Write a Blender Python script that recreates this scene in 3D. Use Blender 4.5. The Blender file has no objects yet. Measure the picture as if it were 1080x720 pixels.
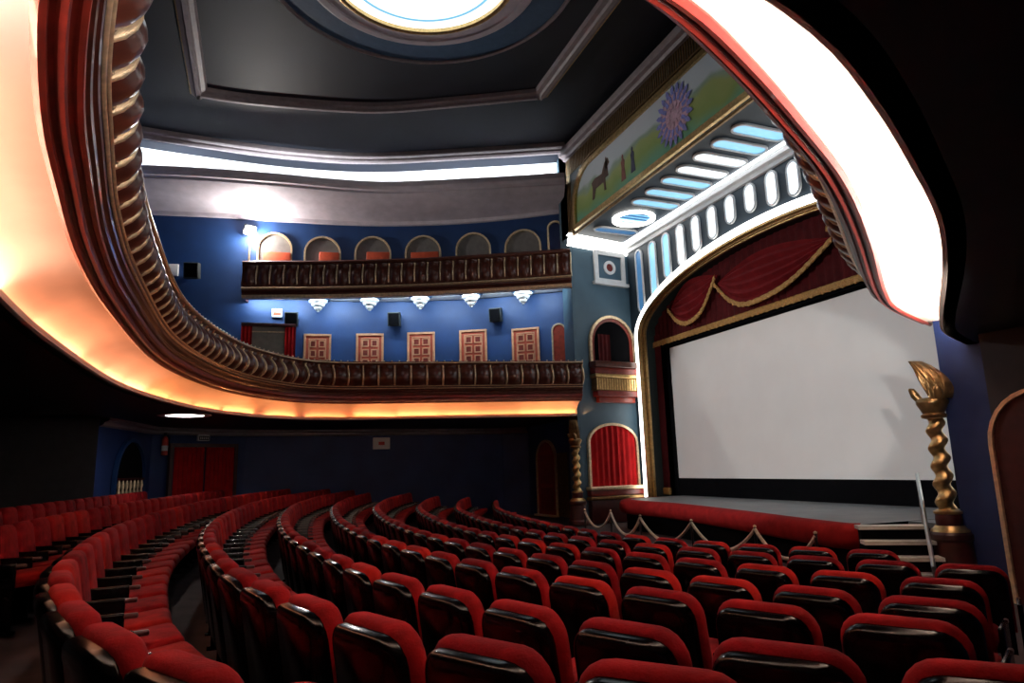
import bpy, bmesh, math, random
from mathutils import Vector, Matrix
random.seed(7)
PI = math.pi

# ------------------------------------------------------------------ camera
# eye level is z = 0, the camera stands at the origin; +Y points to the stage, X runs along the stage wall
FPX, PITCH, ROLL, HEAD = 708.0, .185, -.029, -1.209
XC = -13.05                                   # hall axis (x of the stage centre line)
_cp, _sp = math.cos(PITCH), math.sin(PITCH)
_fwd = Vector((math.sin(HEAD)*_cp, math.cos(HEAD)*_cp, _sp))
_rt = Vector((math.cos(HEAD), -math.sin(HEAD), 0))
_up = _rt.cross(_fwd)
CR = _rt*math.cos(ROLL) + _up*math.sin(ROLL)
CU = -_rt*math.sin(ROLL) + _up*math.cos(ROLL)
CW = _fwd
scene = bpy.context.scene
cam_data = bpy.data.cameras.new('camera')
cam_data.sensor_fit = 'HORIZONTAL'; cam_data.sensor_width = 36.0
cam_data.lens = FPX/1080.0*36.0
cam_data.clip_start = .05; cam_data.clip_end = 200
cam = bpy.data.objects.new('camera', cam_data)
scene.collection.objects.link(cam)
cam.matrix_world = Matrix((( CR.x, CU.x, -CW.x, 0), (CR.y, CU.y, -CW.y, 0), (CR.z, CU.z, -CW.z, 0), (0, 0, 0, 1)))
scene.camera = cam

# ------------------------------------------------------------------ world, exposure, large lights
world = bpy.data.worlds.new('world'); scene.world = world
world.use_nodes = True
world.node_tree.nodes['Background'].inputs[0].default_value = (.25, .35, .5, 1)
world.node_tree.nodes['Background'].inputs[1].default_value = .012
scene.view_settings.view_transform = 'Standard'
scene.view_settings.look = 'None'
scene.view_settings.exposure = 0.0
scene.view_settings.gamma = 1.0
scene.view_settings.use_curve_mapping = False

def area_light(name, loc, direction, sx, sy, power, color, xdir=None, spread=PI):
    ld = bpy.data.lights.new(name, 'AREA')
    ld.shape = 'RECTANGLE'; ld.size = sx; ld.size_y = sy; ld.energy = power; ld.color = color; ld.spread = spread
    o = bpy.data.objects.new(name, ld)
    z = -Vector(direction).normalized()
    x = Vector(xdir) if xdir is not None else Vector((1, 0, 0))
    x = (x - z*x.dot(z)).normalized(); y = z.cross(x)
    o.matrix_world = Matrix(((x.x, y.x, z.x, loc[0]), (x.y, y.y, z.y, loc[1]), (x.z, y.z, z.z, loc[2]), (0, 0, 0, 1)))
    scene.collection.objects.link(o)
    return o

# ------------------------------------------------------------------ pixel helpers (directions only; distance from what is touched)
def ray(px, py):
    return CW + CR*((px-540)/FPX) + CU*((360-py)/FPX)
def at_z(px, py, z):
    d = ray(px, py); return d*(z/d.z)
def at_y(px, py, y):
    d = ray(px, py); return d*(y/d.y)
def at_wall(px, py, p0, p1):
    nx, ny = -(p1[1]-p0[1]), p1[0]-p0[0]
    d = ray(px, py)
    return d*((nx*p0[0]+ny*p0[1])/(nx*d.x+ny*d.y))
def to_px(p):
    w = p.dot(CW)
    return (540+FPX*p.dot(CR)/w, 360-FPX*p.dot(CU)/w, w)

# ------------------------------------------------------------------ materials
MATS = {}
def mat(name, color, rough=.6, metal=0, var=.15, vscale=6., bump=0., bscale=40., coat=0., sheen=0., emit=None, estr=0., spec=.5):
    m = bpy.data.materials.new(name); m.use_nodes = True
    nt = m.node_tree; b = nt.nodes['Principled BSDF']
    b.inputs['Roughness'].default_value = rough; b.inputs['Metallic'].default_value = metal
    b.inputs['Coat Weight'].default_value = coat; b.inputs['Sheen Weight'].default_value = sheen
    b.inputs['Specular IOR Level'].default_value = spec
    tc = nt.nodes.new('ShaderNodeTexCoord')
    n = nt.nodes.new('ShaderNodeTexNoise'); n.inputs['Scale'].default_value = vscale; n.inputs['Detail'].default_value = 4
    nt.links.new(tc.outputs['Object'], n.inputs['Vector'])
    r = nt.nodes.new('ShaderNodeValToRGB')
    r.color_ramp.elements[0].position = .3; r.color_ramp.elements[1].position = .7
    r.color_ramp.elements[0].color = tuple(c*(1-var) for c in color)+(1,)
    r.color_ramp.elements[1].color = tuple(min(1, c*(1+var)) for c in color)+(1,)
    nt.links.new(n.outputs['Fac'], r.inputs['Fac']); nt.links.new(r.outputs['Color'], b.inputs['Base Color'])
    if bump:
        n2 = nt.nodes.new('ShaderNodeTexNoise'); n2.inputs['Scale'].default_value = bscale
        nt.links.new(tc.outputs['Object'], n2.inputs['Vector'])
        bp = nt.nodes.new('ShaderNodeBump'); bp.inputs['Strength'].default_value = bump; bp.inputs['Distance'].default_value = .02
        nt.links.new(n2.outputs['Fac'], bp.inputs['Height']); nt.links.new(bp.outputs['Normal'], b.inputs['Normal'])
    if emit:
        b.inputs['Emission Color'].default_value = tuple(emit)+(1,); b.inputs['Emission Strength'].default_value = estr
    MATS[name] = m
    return m
mat('red_velvet', (.23, .007, .009), .9, var=.35, vscale=9, bump=.2, bscale=90, spec=.12)
mat('red_velvet_b', (.29, .011, .009), .9, var=.35, vscale=7, bump=.2, bscale=90, spec=.12)
mat('red_velvet_c', (.18, .005, .008), .9, var=.35, vscale=11, bump=.2, bscale=90, spec=.12)
mat('black_shell', (.002, .002, .0025), .20, var=.2, spec=.26)
mat('dark_red_wood', (.05, .006, .006), .4, var=.3)
mat('steel', (.55, .56, .55), .3, 1.0, var=.1)
mat('dark_steel', (.05, .05, .055), .4, .8, var=.2)
mat('carpet', (.045, .030, .032), .95, var=.35, vscale=3, bump=.3, bscale=120)
mat('floor_worn', (.17, .16, .15), .7, var=.4, vscale=1.5)
mat('blue_wall', (.006, .040, .150), .55, var=.18, vscale=1.2, bump=.08, bscale=25)
mat('navy_wall', (.010, .028, .12), .6, var=.2, vscale=1.2)
mat('tower_blue', (.065, .125, .175), .55, var=.12, vscale=1.3)
mat('slot_wall', (.022, .040, .060), .55, var=.15, vscale=2)
mat('night_blue', (.003, .008, .034), .6, var=.2, vscale=1.2)
mat('reveal_green', (.012, .020, .019), .6, var=.2)
mat('ceiling_dark', (.007, .010, .021), .6, var=.25, vscale=.7)
mat('ceiling_blue', (.07, .14, .25), .6, var=.1)
mat('under_dark', (.018, .016, .019), .55, var=.2)
mat('plaster_grey', (.66, .60, .66), .6, var=.1, vscale=3)
mat('plaster_white', (.78, .79, .80), .55, var=.06)
mat('soffit_cream', (.80, .62, .52), .5, var=.10, vscale=.9)
mat('trim_mauve', (.34, .28, .29), .5, var=.12)
mat('gold', (.62, .42, .18), .3, .85, var=.25, vscale=14, bump=.15, bscale=60)
mat('gilt_pale', (.80, .62, .40), .35, .45, var=.2, vscale=14)
mat('gold_dark', (.28, .17, .07), .35, .8, var=.3, vscale=10)
mat('maroon', (.085, .021, .013), .30, var=.3, vscale=8, coat=.2)
mat('maroon_mould', (.20, .016, .010), .4, var=.25, coat=.1)
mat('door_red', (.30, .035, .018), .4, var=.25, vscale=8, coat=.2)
mat('door_panel', (.18, .020, .012), .4, var=.25, vscale=8)
mat('door_gilt', (.60, .30, .16), .5, .1, var=.15)
mat('door_orange', (.40, .060, .028), .5, var=.25, vscale=8)
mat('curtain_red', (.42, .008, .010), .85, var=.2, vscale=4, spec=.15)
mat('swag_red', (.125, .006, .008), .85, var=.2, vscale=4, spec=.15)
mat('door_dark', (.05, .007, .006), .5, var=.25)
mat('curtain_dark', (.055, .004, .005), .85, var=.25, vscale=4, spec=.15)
mat('stage_red', (.27, .012, .012), .9, var=.2, vscale=5, spec=.1)
mat('stage_grey', (.19, .20, .205), .5, var=.15, vscale=2)
mat('screen_white', (.74, .73, .71), .7, var=.03, vscale=1)
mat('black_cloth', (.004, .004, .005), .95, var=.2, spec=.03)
mat('fringe_gold', (.36, .19, .05), .6, .2, var=.35, vscale=30, bump=.6, bscale=80)
mat('grey_panel', (.16, .15, .145), .6, var=.15)
mat('grey_screen', (.22, .20, .165), .65, var=.12)
mat('box_orange', (.62, .085, .030), .55, var=.15)
mat('speaker_grey', (.028, .034, .033), .6, var=.15)
mat('white_plastic', (.75, .76, .77), .45, var=.05)
mat('sign_red', (.6, .05, .03), .5, var=.1)
mat('mural_green', (.10, .11, .095), .6, var=.2)
mat('rope_white', (.62, .54, .44), .8, var=.25, vscale=30)
mat('tread_white', (.62, .60, .55), .6, var=.1)
mat('lamp_white', (1, 1, 1), .5, emit=(1, .95, .88), estr=14.)
mat('flood_lens', (1, 1, 1), .5, emit=(1, .97, .92), estr=60.)
mat('dome_glass', (.85, .95, .97), .3, emit=(.86, .97, 1.0), estr=1.6)
mat('slot_white', (.9, .95, 1), .4, emit=(.80, .93, 1.0), estr=1.9)
mat('led_white', (1, 1, 1), .4, emit=(.92, .97, 1.0), estr=3.5)
mat('slot_blue', (.3, .6, .8), .4, emit=(.22, .52, .75), estr=1.1)
mat('slot_deep', (.05, .15, .3), .4, emit=(.05, .17, .36), estr=.8)
mat('glow_plaster', (.9, .9, .86), .5, emit=(1, .97, .90), estr=4.5)  # white plaster; emission put in to make it look brightly lit
mat('paint_blue', (.26, .28, .68), .7, var=.25, vscale=12)
mat('paint_pink', (.66, .44, .56), .7, var=.25, vscale=12)
mat('paint_robe_dark', (.06, .07, .12), .7, var=.3)
mat('paint_robe_red', (.22, .07, .05), .7, var=.3)
mat('paint_brown', (.12, .07, .05), .7, var=.3)

# ------------------------------------------------------------------ mesh builder
COL = scene.collection
class MB:
    def __init__(s): s.v = []; s.f = []
    def quad_grid(s, rows, closed_u=False, closed_v=False):
        "rows: list of lists of 3-D points"
        o = len(s.v); n = len(rows[0]); m = len(rows)
        for r in rows: s.v.extend([tuple(p) for p in r])
        for i in range(m-1 + (1 if closed_v else 0)):
            for j in range(n-1 + (1 if closed_u else 0)):
                a = o+(i % m)*n+j % n; b = o+(i % m)*n+(j+1) % n; c = o+((i+1) % m)*n+(j+1) % n; d = o+((i+1) % m)*n+j % n
                s.f.append((a, b, c, d))
        return s
    def box(s, c, sz, ax=None):
        ex, ey, ez = ax if ax else (Vector((1, 0, 0)), Vector((0, 1, 0)), Vector((0, 0, 1)))
        c = Vector(c); o = len(s.v)
        for k in (-.5, .5):
            for j in (-.5, .5):
                for i in (-.5, .5):
                    s.v.append(tuple(c+ex*(i*sz[0])+ey*(j*sz[1])+ez*(k*sz[2])))
        for f in ((0, 2, 3, 1), (4, 5, 7, 6), (0, 1, 5, 4), (2, 6, 7, 3), (1, 3, 7, 5), (0, 4, 6, 2)):
            s.f.append(tuple(o+q for q in f))
        return s
    def poly(s, pts2, org, e1, e2, n, depth):
        "2-D outline (convex or simple) placed on a plane, extruded by depth along n"
        o = len(s.v); k = len(pts2); org = Vector(org)
        for dd in (0, depth):
            for (a, b) in pts2: s.v.append(tuple(org+e1*a+e2*b+n*dd))
        s.f.append(tuple(o+i for i in range(k))[::-1]); s.f.append(tuple(o+k+i for i in range(k)))
        for i in range(k):
            j = (i+1) % k; s.f.append((o+i, o+j, o+k+j, o+k+i))
        return s
    def ring(s, outer, inner, org, e1, e2, n, depth, closed=True):
        "flat ring between two matching outlines, extruded"
        org = Vector(org); k = len(outer)
        def P(q, d): return tuple(org+e1*q[0]+e2*q[1]+n*d)
        rows = []
        for i in range(k):
            rows.append([P(outer[i], 0), P(outer[i], depth), P(inner[i], depth), P(inner[i], 0)])
        s.quad_grid(rows, closed_u=True, closed_v=closed)
        return s
    def lathe(s, prof, org, n=24, ax=Vector((0, 0, 1)), e1=None, a0=0, a1=2*PI):
        ax = Vector(ax).normalized()
        e1 = Vector(e1) if e1 is not None else ax.orthogonal().normalized()
        e2 = ax.cross(e1); org = Vector(org); rows = []
        full = abs(a1-a0-2*PI) < 1e-6
        for i in range(n if full else n+1):
            a = a0+(a1-a0)*i/n
            d = e1*math.cos(a)+e2*math.sin(a)
            rows.append([org+d*r+ax*z for r, z in prof])
        s.quad_grid(rows, closed_v=full)
        return s
    def tube(s, pts, r, n=8, cap=True):
        pts = [Vector(p) for p in pts]; rows = []
        prev = None
        for i, p in enumerate(pts):
            t = (pts[min(i+1, len(pts)-1)]-pts[max(i-1, 0)]).normalized()
            if prev is None: u = t.orthogonal().normalized()
            else: u = (prev-t*prev.dot(t)).normalized()
            prev = u; w = t.cross(u)
            rr = r[i] if isinstance(r, (list, tuple)) else r
            rows.append([p+(u*math.cos(2*PI*j/n)+w*math.sin(2*PI*j/n))*rr for j in range(n)])
        o = len(s.v)
        s.quad_grid(rows, closed_u=True)
        if cap:
            s.f.append(tuple(o+j for j in range(n))[::-1]); e = o+(len(pts)-1)*n
            s.f.append(tuple(e+j for j in range(n)))
        return s
    def sweep(s, frames, prof, closed_prof=False, closed_path=False):
        "frames: (x, y, nx, ny) ; prof: (offset along inward normal, z)"
        rows = [[(x+nx*o, y+ny*o, z) for o, z in prof] for x, y, nx, ny in frames]
        s.quad_grid(rows, closed_u=closed_prof, closed_v=closed_path)
        return s
    def rbox(s, c, sz, r, ax=None, seg=3):
        "rounded box through a bmesh bevel"
        bm = bmesh.new(); bmesh.ops.create_cube(bm, size=1)
        for v in bm.verts: v.co = Vector((v.co.x*sz[0], v.co.y*sz[1], v.co.z*sz[2]))
        bmesh.ops.bevel(bm, geom=bm.edges[:], offset=r, segments=seg, profile=.5, affect='EDGES')
        ex, ey, ez = ax if ax else (Vector((1, 0, 0)), Vector((0, 1, 0)), Vector((0, 0, 1)))
        c = Vector(c); o = len(s.v); bm.verts.index_update()
        for v in bm.verts: s.v.append(tuple(c+ex*v.co.x+ey*v.co.y+ez*v.co.z))
        for f in bm.faces: s.f.append(tuple(o+v.index for v in f.verts))
        bm.free()
        return s
    def mesh(s, name, m, smooth=False, autosmooth=None):
        me = bpy.data.meshes.new(name); me.from_pydata(s.v, [], s.f)
        bm = bmesh.new(); bm.from_mesh(me)
        bmesh.ops.recalc_face_normals(bm, faces=bm.faces[:])
        if smooth:
            lim = autosmooth if autosmooth else 1.0
            for f in bm.faces: f.smooth = True
            for e in bm.edges:
                if len(e.link_faces) == 2 and e.calc_face_angle(0) > lim: e.smooth = False
        bm.to_mesh(me); bm.free()
        me.materials.append(MATS[m] if isinstance(m, str) else m)
        return me
    def build(s, name, m, parent=None, smooth=False, autosmooth=None):
        return link(name, s.mesh(name, m, smooth, autosmooth), parent)
def link(name, me, parent=None, mw=None):
    o = bpy.data.objects.new(name, me); COL.objects.link(o)
    if parent is not None: o.parent = parent
    if mw is not None: o.matrix_local = mw
    return o
def tag(o, label=None, cat=None, group=None, kind=None):
    if label: o['label'] = label
    if cat: o['category'] = cat
    if group: o['group'] = group
    if kind: o['kind'] = kind
    return o
def thing(name, label, cat, group=None, loc=(0, 0, 0)):
    o = bpy.data.objects.new(name, None); COL.objects.link(o); o.location = loc
    o.empty_display_size = .1
    return tag(o, label, cat, group)
def struct(name, mb, m, label=None, parent=None, smooth=False, autosmooth=None):
    o = mb.build(name, m, parent, smooth, autosmooth)
    if parent is None: tag(o, label, None, None, 'structure')
    return o

class Local:
    "a thing built in world coordinates whose Empty stands at its base: children get the inverse offset"
    def __init__(s, name, label, cat, base, group=None):
        s.base = Vector(base); s.o = thing(name, label, cat, group, s.base)
    def add(s, name, mb, m, parent=None, smooth=False, autosmooth=None):
        if parent is None:
            mb.v = [tuple(Vector(p)-s.base) for p in mb.v]
            return mb.build(name, m, s.o, smooth, autosmooth)
        mb.v = [tuple(Vector(p)-s.base) for p in mb.v]
        return mb.build(name, m, parent, smooth, autosmooth)

# ------------------------------------------------------------------ plan curves
def catmull(pts, n=12, closed=False):
    out = []; m = len(pts)
    for i in range(m if closed else m-1):
        if closed: P = [Vector(pts[(i+d) % m]) for d in (-1, 0, 1, 2)]
        else: P = [Vector(pts[max(0, min(m-1, i+d))]) for d in (-1, 0, 1, 2)]
        for k in range(n):
            t = k/n
            out.append(.5*((2*P[1])+(P[2]-P[0])*t+(2*P[0]-5*P[1]+4*P[2]-P[3])*t*t+(3*P[1]-3*P[2]+P[0]*1-P[0]*2+P[3])*t**3)
                       if False else
                       .5*(2*P[1]+(P[2]-P[0])*t+(2*P[0]-5*P[1]+4*P[2]-P[3])*t*t+(-P[0]+3*P[1]-3*P[2]+P[3])*t**3))
    if not closed: out.append(Vector(pts[-1]))
    return out
def resample(pts, step=None, n=None, closed=False):
    pts = [Vector(p) for p in pts]
    if closed: pts = pts+[pts[0]]
    L = [0]
    for a, b in zip(pts, pts[1:]): L.append(L[-1]+(b-a).length)
    if n is None: n = max(2, int(round(L[-1]/step)))
    out = []; j = 0
    for k in range(n if closed else n+1):
        d = L[-1]*k/n
        while j < len(L)-2 and L[j+1] < d: j += 1
        t = (d-L[j])/max(1e-9, L[j+1]-L[j])
        out.append(pts[j].lerp(pts[j+1], t))
    return out
def frames(pts, inward=(XC, 3.0), closed=False):
    "(x, y, nx, ny) with the normal to the side on which 'inward' lies (taken at the middle of the path)"
    m = len(pts); fr = []
    for i, p in enumerate(pts):
        a = pts[(i-1) % m] if closed else pts[max(i-1, 0)]
        b = pts[(i+1) % m] if closed else pts[min(i+1, m-1)]
        t = (b-a).normalized(); fr.append([p.x, p.y, -t.y, t.x])
    s = sum((inward[0]-f[0])*f[2]+(inward[1]-f[1])*f[3] for f in fr)
    if s < 0: fr = [[f[0], f[1], -f[2], -f[3]] for f in fr]
    return fr
def V2(l): return [Vector(p) for p in l]

FLOOR_FRONT = -1.77
# ================================================================== SEAT ROWS (plan)
BASE = [(-.2, 2.75), (-1.0, 1.78), (-1.8, 1.0), (-2.5, .57), (-3.25, .28), (-4.4, -.04), (-5.6, -.22), (-7.2, -.38), (-9, -.43), (-11.3, -.36),
        (-14.7, -.05), (-17, .35), (-19.5, .9), (-23, 1.95), (-25.5, 2.8)]
_bc = catmull(BASE, 16)
def base_y(x):
    for a, b in zip(_bc, _bc[1:]):
        if b.x <= x <= a.x:
            t = (x-a.x)/(b.x-a.x) if b.x != a.x else 0
            return a.y+(b.y-a.y)*t
    return _bc[0].y if x > _bc[0].x else _bc[-1].y
OFF = {-2: -2.85, -1: -1.85, 0: -.91, 1: 0, 2: .82, 3: 1.62, 4: 2.4, 5: 3.25, 6: 4.13, 7: 5.08}
EXR = {3: .006, 4: .011, 5: .022, 6: .040, 7: .065}
EXL = {-3: -.010, -2: -.009, -1: -.005, 0: -.001, 4: .003, 5: .006, 6: .007, 7: .008}
XR = {-2: -1.6, -1: -1.6, 0: -1.45, 1: -1.10, 2: -.90, 3: -1.2, 4: -1.6, 5: -2.2, 6: -3.3, 7: -5.2}
XL = {-2: -20.6, -1: -22.4, 0: -23.6, 1: -24.2, 2: -24.2, 3: -22.7, 4: -23.0, 5: -20.9, 6: -20.8, 7: -19.3}
def row_y(k, x):
    dx = x+9.5
    return base_y(x)+OFF[k]+(EXR.get(k, 0)*dx*dx if dx > 0 else EXL.get(k, 0)*dx*dx)
def row_top(k): return -.55-.065*(k-1)
SEAT_H = .86
def floor_z(x, y):
    ks = sorted(OFF)
    ys = [(row_y(k, max(-25.4, min(-.3, x))), row_top(k)-SEAT_H) for k in ks]
    if y <= ys[0][0]: return ys[0][1]
    for (y0, z0), (y1, z1) in zip(ys, ys[1:]):
        if y <= y1: return z0+(z1-z0)*(y-y0)/(y1-y0)
    return max(FLOOR_FRONT-.03, ys[-1][1]-.0)

# ------------------------------------------------------------------ floor
mb = MB()
xs = [-29+.5*i for i in range(66)]; yys = [-7+.25*i for i in range(80)]
mb.quad_grid([[(x, y, floor_z(x, y)) for x in xs] for y in yys])
struct('floor', mb, 'carpet', 'dark raked carpet floor under the rows of seats', smooth=True)

# ================================================================== WALLS
# left wall at balcony level, curved
WL = catmull([(-24.1, -4.2), (-23.65, -1.3), (-23.5, .5), (-23.0, 3.75), (-21.75, 6.95), (-20.0, 9.6)], 10)
WL = resample(WL, .5)
WLF = frames(WL)
struct('wall_left', MB().sweep(WLF, [(0, 1.53), (0, 5.0), (0, 9.1), (-.3, 9.1), (-.3, 1.53)], closed_prof=True), 'blue_wall', 'deep blue curved side wall behind the balconies', smooth=True, autosmooth=.6)
def on_left_wall(px, py):
    best = None
    for a, b in zip(WL, WL[1:]):
        d = ray(px, py); nx, ny = -(b.y-a.y), b.x-a.x
        den = nx*d.x+ny*d.y
        if abs(den) < 1e-9: continue
        p = d*((nx*a.x+ny*a.y)/den)
        t = ((p.x-a.x)*(b.x-a.x)+(p.y-a.y)*(b.y-a.y))/((b-a).length_squared)
        if -1e-6 <= t <= 1+1e-6 and p.dot(CW) > 0:
            tv = (b-a).normalized(); e1 = Vector((tv.x, tv.y, 0)); n = Vector((-tv.y, tv.x, 0))
            if n.dot(-p) < 0: n = -n
            if e1.dot(CR) < 0: e1 = -e1
            best = (p, e1, n)
    return best
# stalls walls (under the balcony)
WS = V2([(-19.4, -3.75), (-23.2, -3.05), (-24.3, -1.7), (-24.9, -.4), (-25.2, 2.5), (-25.2, 6.0), (-25.2, 9.0), (-24.55, 9.85)])
WSF = frames(resample(WS, .35))
struct('wall_left_stalls', MB().sweep(WSF, [(0, -2.0), (0, 1.55), (-.3, 1.55), (-.3, -2.0)], closed_prof=True), 'navy_wall', 'dark navy stalls wall under the balcony')
struct('trim_1', MB().sweep(WSF, [(0, 1.30), (.10, 1.34), (.12, 1.40), (.22, 1.44), (.24, 1.52), (0, 1.52)]), 'trim_mauve', 'grey cornice along the top of the stalls wall', smooth=True, autosmooth=.5)
# door wall beside the left pillar
D0, D1 = Vector((-24.55, 9.85)), Vector((-19.75, 10.32))
struct('wall_stage_left', MB().sweep(frames(resample([D0, D1], .5)), [(0, -2), (0, 9.1), (-.3, 9.1), (-.3, -2)], closed_prof=True), 'navy_wall', 'narrow dark blue wall between stalls and tower')
# back and right walls (mostly out of view)
struct('wall_back', MB().sweep(frames(V2([(-19.4, -3.75), (-19.4, -6.2), (2.2, -6.2)])), [(0, -2), (0, 10.6), (-.3, 10.6), (-.3, -2)], closed_prof=True), 'under_dark', 'dark back wall of the hall')
struct('wall_back_left', MB().sweep(frames(V2([(-24.3, -4.0), (-19.0, -4.3)])), [(0, 1.5), (0, 10.6), (-.3, 10.6), (-.3, 1.5)], closed_prof=True), 'blue_wall', 'blue wall closing the gallery at the back')
struct('wall_right', MB().sweep(frames(V2([(2.2, -6.2), (2.2, 2.5), (-1.6, 6.6), (-3.6, 7.6)])), [(0, -2), (0, 10.6), (-.3, 10.6), (-.3, -2)], closed_prof=True), 'navy_wall', 'dark right wall beside the seats')

# ================================================================== CEILING
CEIL = 10.5
struct('ceiling', MB().box((XC, 1.5, CEIL+.15), (30, 17, .3)), 'ceiling_dark', 'dark blue-black ceiling above the hall')
def mirror(pts): return [Vector((2*(XC+.4)-p[0], p[1])) for p in pts]
CL = catmull([(-21.7, -4.2), (-21.85, -2.4), (-21.9, .44), (-21.45, 3.2), (-20.1, 6.4), (-18.8, 9.2)], 10)
CLF = frames(resample(CL, .5))
prof_c = [(0, 10.2), (.10, 10.2), (.14, 10.26), (.14, 10.32), (.24, 10.36), (.26, 10.44), (.26, 10.5), (0, 10.5)]
struct('trim_2', MB().sweep(CLF, prof_c, closed_prof=True), 'trim_mauve', 'thin moulding where the ceiling meets the lit cove', smooth=True, autosmooth=.5)
struct('trim_3', MB().sweep(frames(V2([(-19.0, 9.3), (-6.2, 9.3)])), [(0, 10.0), (.10, 10.0), (.14, 10.08), (.24, 10.12), (.28, 10.24), (.28, 10.3), (0, 10.3)], closed_prof=True), 'trim_mauve', 'sloping moulding above the mural', smooth=True, autosmooth=.5)
struct('wall_cove_left', MB().sweep(CLF, [(-1.0, 10.38), (-1.3, 10.30), (-1.42, 10.1), (-1.45, 9.28)]), 'plaster_white', 'pale recess of the lit ceiling cove', smooth=True)
struct('trim_8', MB().sweep(CLF, [(-.02, 10.2), (-.04, 10.44), (-.5, 10.44), (-1.0, 10.38)]), 'ceiling_dark', 'dark upper edge of the lit ceiling cove')
# cove lip and stepped grey soffit below it
LIPC = catmull([(-21.9, -4.2), (-21.5, -2.2), (-21.25, .1), (-20.95, 3.3), (-19.75, 6.3), (-18.5, 9.0)], 10)
LF = frames(resample(LIPC, .5))
struct('trim_4', MB().sweep(LF, [(-1.6, 9.28), (-.16, 9.28), (-.10, 9.38), (0, 9.38), (0, 9.34), (-.03, 9.22), (-.12, 9.15), (-.30, 9.13), (-.30, 9.08)]), 'plaster_grey', 'grey plaster lip in front of the bright cove', smooth=True, autosmooth=.5)
rows = []
for a, b in zip(LF, resample(CL, n=len(LF)-1)):
    w = min(WLF, key=lambda f: (f[0]-a[0])**2+(f[1]-a[1])**2)
    q = Vector((a[0]-a[2]*.30, a[1]-a[3]*.30)); e = Vector((w[0], w[1]))
    rows.append([(q.x, q.y, 9.08), (q.lerp(e, .12).x, q.lerp(e, .12).y, 9.0), (q.lerp(e, .55).x, q.lerp(e, .55).y, 8.86), (q.lerp(e, .95).x, q.lerp(e, .95).y, 8.74), (q.lerp(e, .95).x, q.lerp(e, .95).y, 8.62), (e.x, e.y, 8.60)])
struct('trim_5', MB().quad_grid(rows), 'plaster_grey', 'sloping grey plaster band above the blue wall', smooth=True, autosmooth=.5)
# cove light strips
for i in range(1, len(LF)-1, 2):
    f = LF[i]
    area_light('cove_strip', (f[0]-f[2]*.28, f[1]-f[3]*.28, 9.33), (-f[2]*.75, -f[3]*.75, .8), 1.0, .10, 22, (.86, .95, 1.0), xdir=(-f[3], f[2], 0), spread=1.9)

# ceiling panel moulding (irregular octagon) and round skylight
SKY = (XC+.75, 2.85)
TP = [(-5.95, -2.09), (-5.94, -.44), (-5.4, 2.7), (-4.35, 5.0), (-3.1, 7.35)]
loop = [(XC+u, y) for u, y in TP]+[(XC+1.5-u, y) for u, y in reversed(TP)]
dense = []
half = catmull([(XC+u, y) for u, y in TP], 8)
half2 = [Vector((2*XC+1.5-p.x, p.y)) for p in reversed(half)]
pts = half+half2
TFm = frames(pts, inward=SKY, closed=True)
struct('trim_6', MB().sweep(TFm, [(-.02, 10.5), (-.02, 10.42), (.10, 10.36), (.12, 10.30), (.22, 10.30), (.26, 10.36), (.36, 10.40), (.40, 10.5)], closed_path=True), 'trim_mauve', 'raised panel moulding framing the round skylight', smooth=True, autosmooth=.5)
struct('trim_7', MB().sweep(TFm, [(-.06, 10.5), (-.06, 10.44), (-.02, 10.43), (0, 10.5)], closed_path=True), 'gold', 'thin gold edge of the ceiling panel moulding')
sk = Local('skylight', 'round glowing skylight with stepped plaster rings in the dark ceiling', 'skylight', (SKY[0], SKY[1], 10.4))
c0 = (SKY[0], SKY[1], 0)
sk.add('blue_band', MB().lathe([(2.55, 10.47), (3.36, 10.47), (3.36, 10.5), (2.55, 10.5)], c0, 64), 'ceiling_blue')
sk.add('outer_ring', MB().lathe([(3.34, 10.49), (3.34, 10.42), (3.40, 10.40), (3.44, 10.44), (3.44, 10.5)], c0, 64), 'trim_mauve', smooth=True)
r1 = sk.add('plaster_ring', MB().lathe([(2.58, 10.5), (2.58, 10.38), (2.50, 10.36), (2.50, 10.33), (2.36, 10.33), (2.34, 10.37), (2.20, 10.37), (2.18, 10.33), (2.06, 10.33), (2.06, 10.45)], c0, 64), 'plaster_grey', smooth=True, autosmooth=.5)
sk.add('gold_ring', MB().lathe([(2.07, 10.40), (2.07, 10.31), (2.02, 10.29), (1.95, 10.31), (1.95, 10.45)], c0, 64), 'gold', smooth=True)
sk.add('dome_glass', MB().lathe([(0, 10.43), (1.0, 10.42), (1.96, 10.40), (1.96, 10.44), (0, 10.46)], c0, 64), 'dome_glass', smooth=True)
sk.add('glass_rib', MB().lathe([(1.62, 10.405), (1.68, 10.39), (1.70, 10.41)], c0, 64), 'slot_blue')

# ================================================================== LOWER BALCONY (horseshoe)
BP = [(-7.15, 9.62), (-6.45, 8.1), (-5.75, 7.05), (-4.3, 5.2), (-3.38, 3.94), (-2.75, 2.9), (-2.38, 2.24), (-2.12, 1.70), (-1.95, 1.1), (-1.88, .5), (-1.95, -.05),
      (-2.2, -.5), (-2.58, -.80), (-3.0, -.98), (-4.0, -1.22), (-4.95, -1.38), (-6.7, -1.62), (-8.9, -1.76), (-12.7, -1.76), (-15.7, -1.28), (-17.9, -.5), (-19.5, .75),
      (-19.95, 2.1), (-19.75, 3.6), (-19.25, 6.0), (-18.6, 9.25)]
BC = catmull(BP, 14)
BPATH = resample(BC, .16)
BF = frames(BPATH)
bal = Local('balcony', 'large horseshoe balcony with ribbed maroon and gilt front and glowing soffit', 'balcony', (XC, -1.76, 1.5))
bal.add('soffit', MB().sweep(BF, [(.02, 1.97), (-.20, 1.935), (-.40, 1.84), (-.54, 1.72), (-.60, 1.60), (-.60, 1.565)]), 'soffit_cream', smooth=True)
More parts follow.
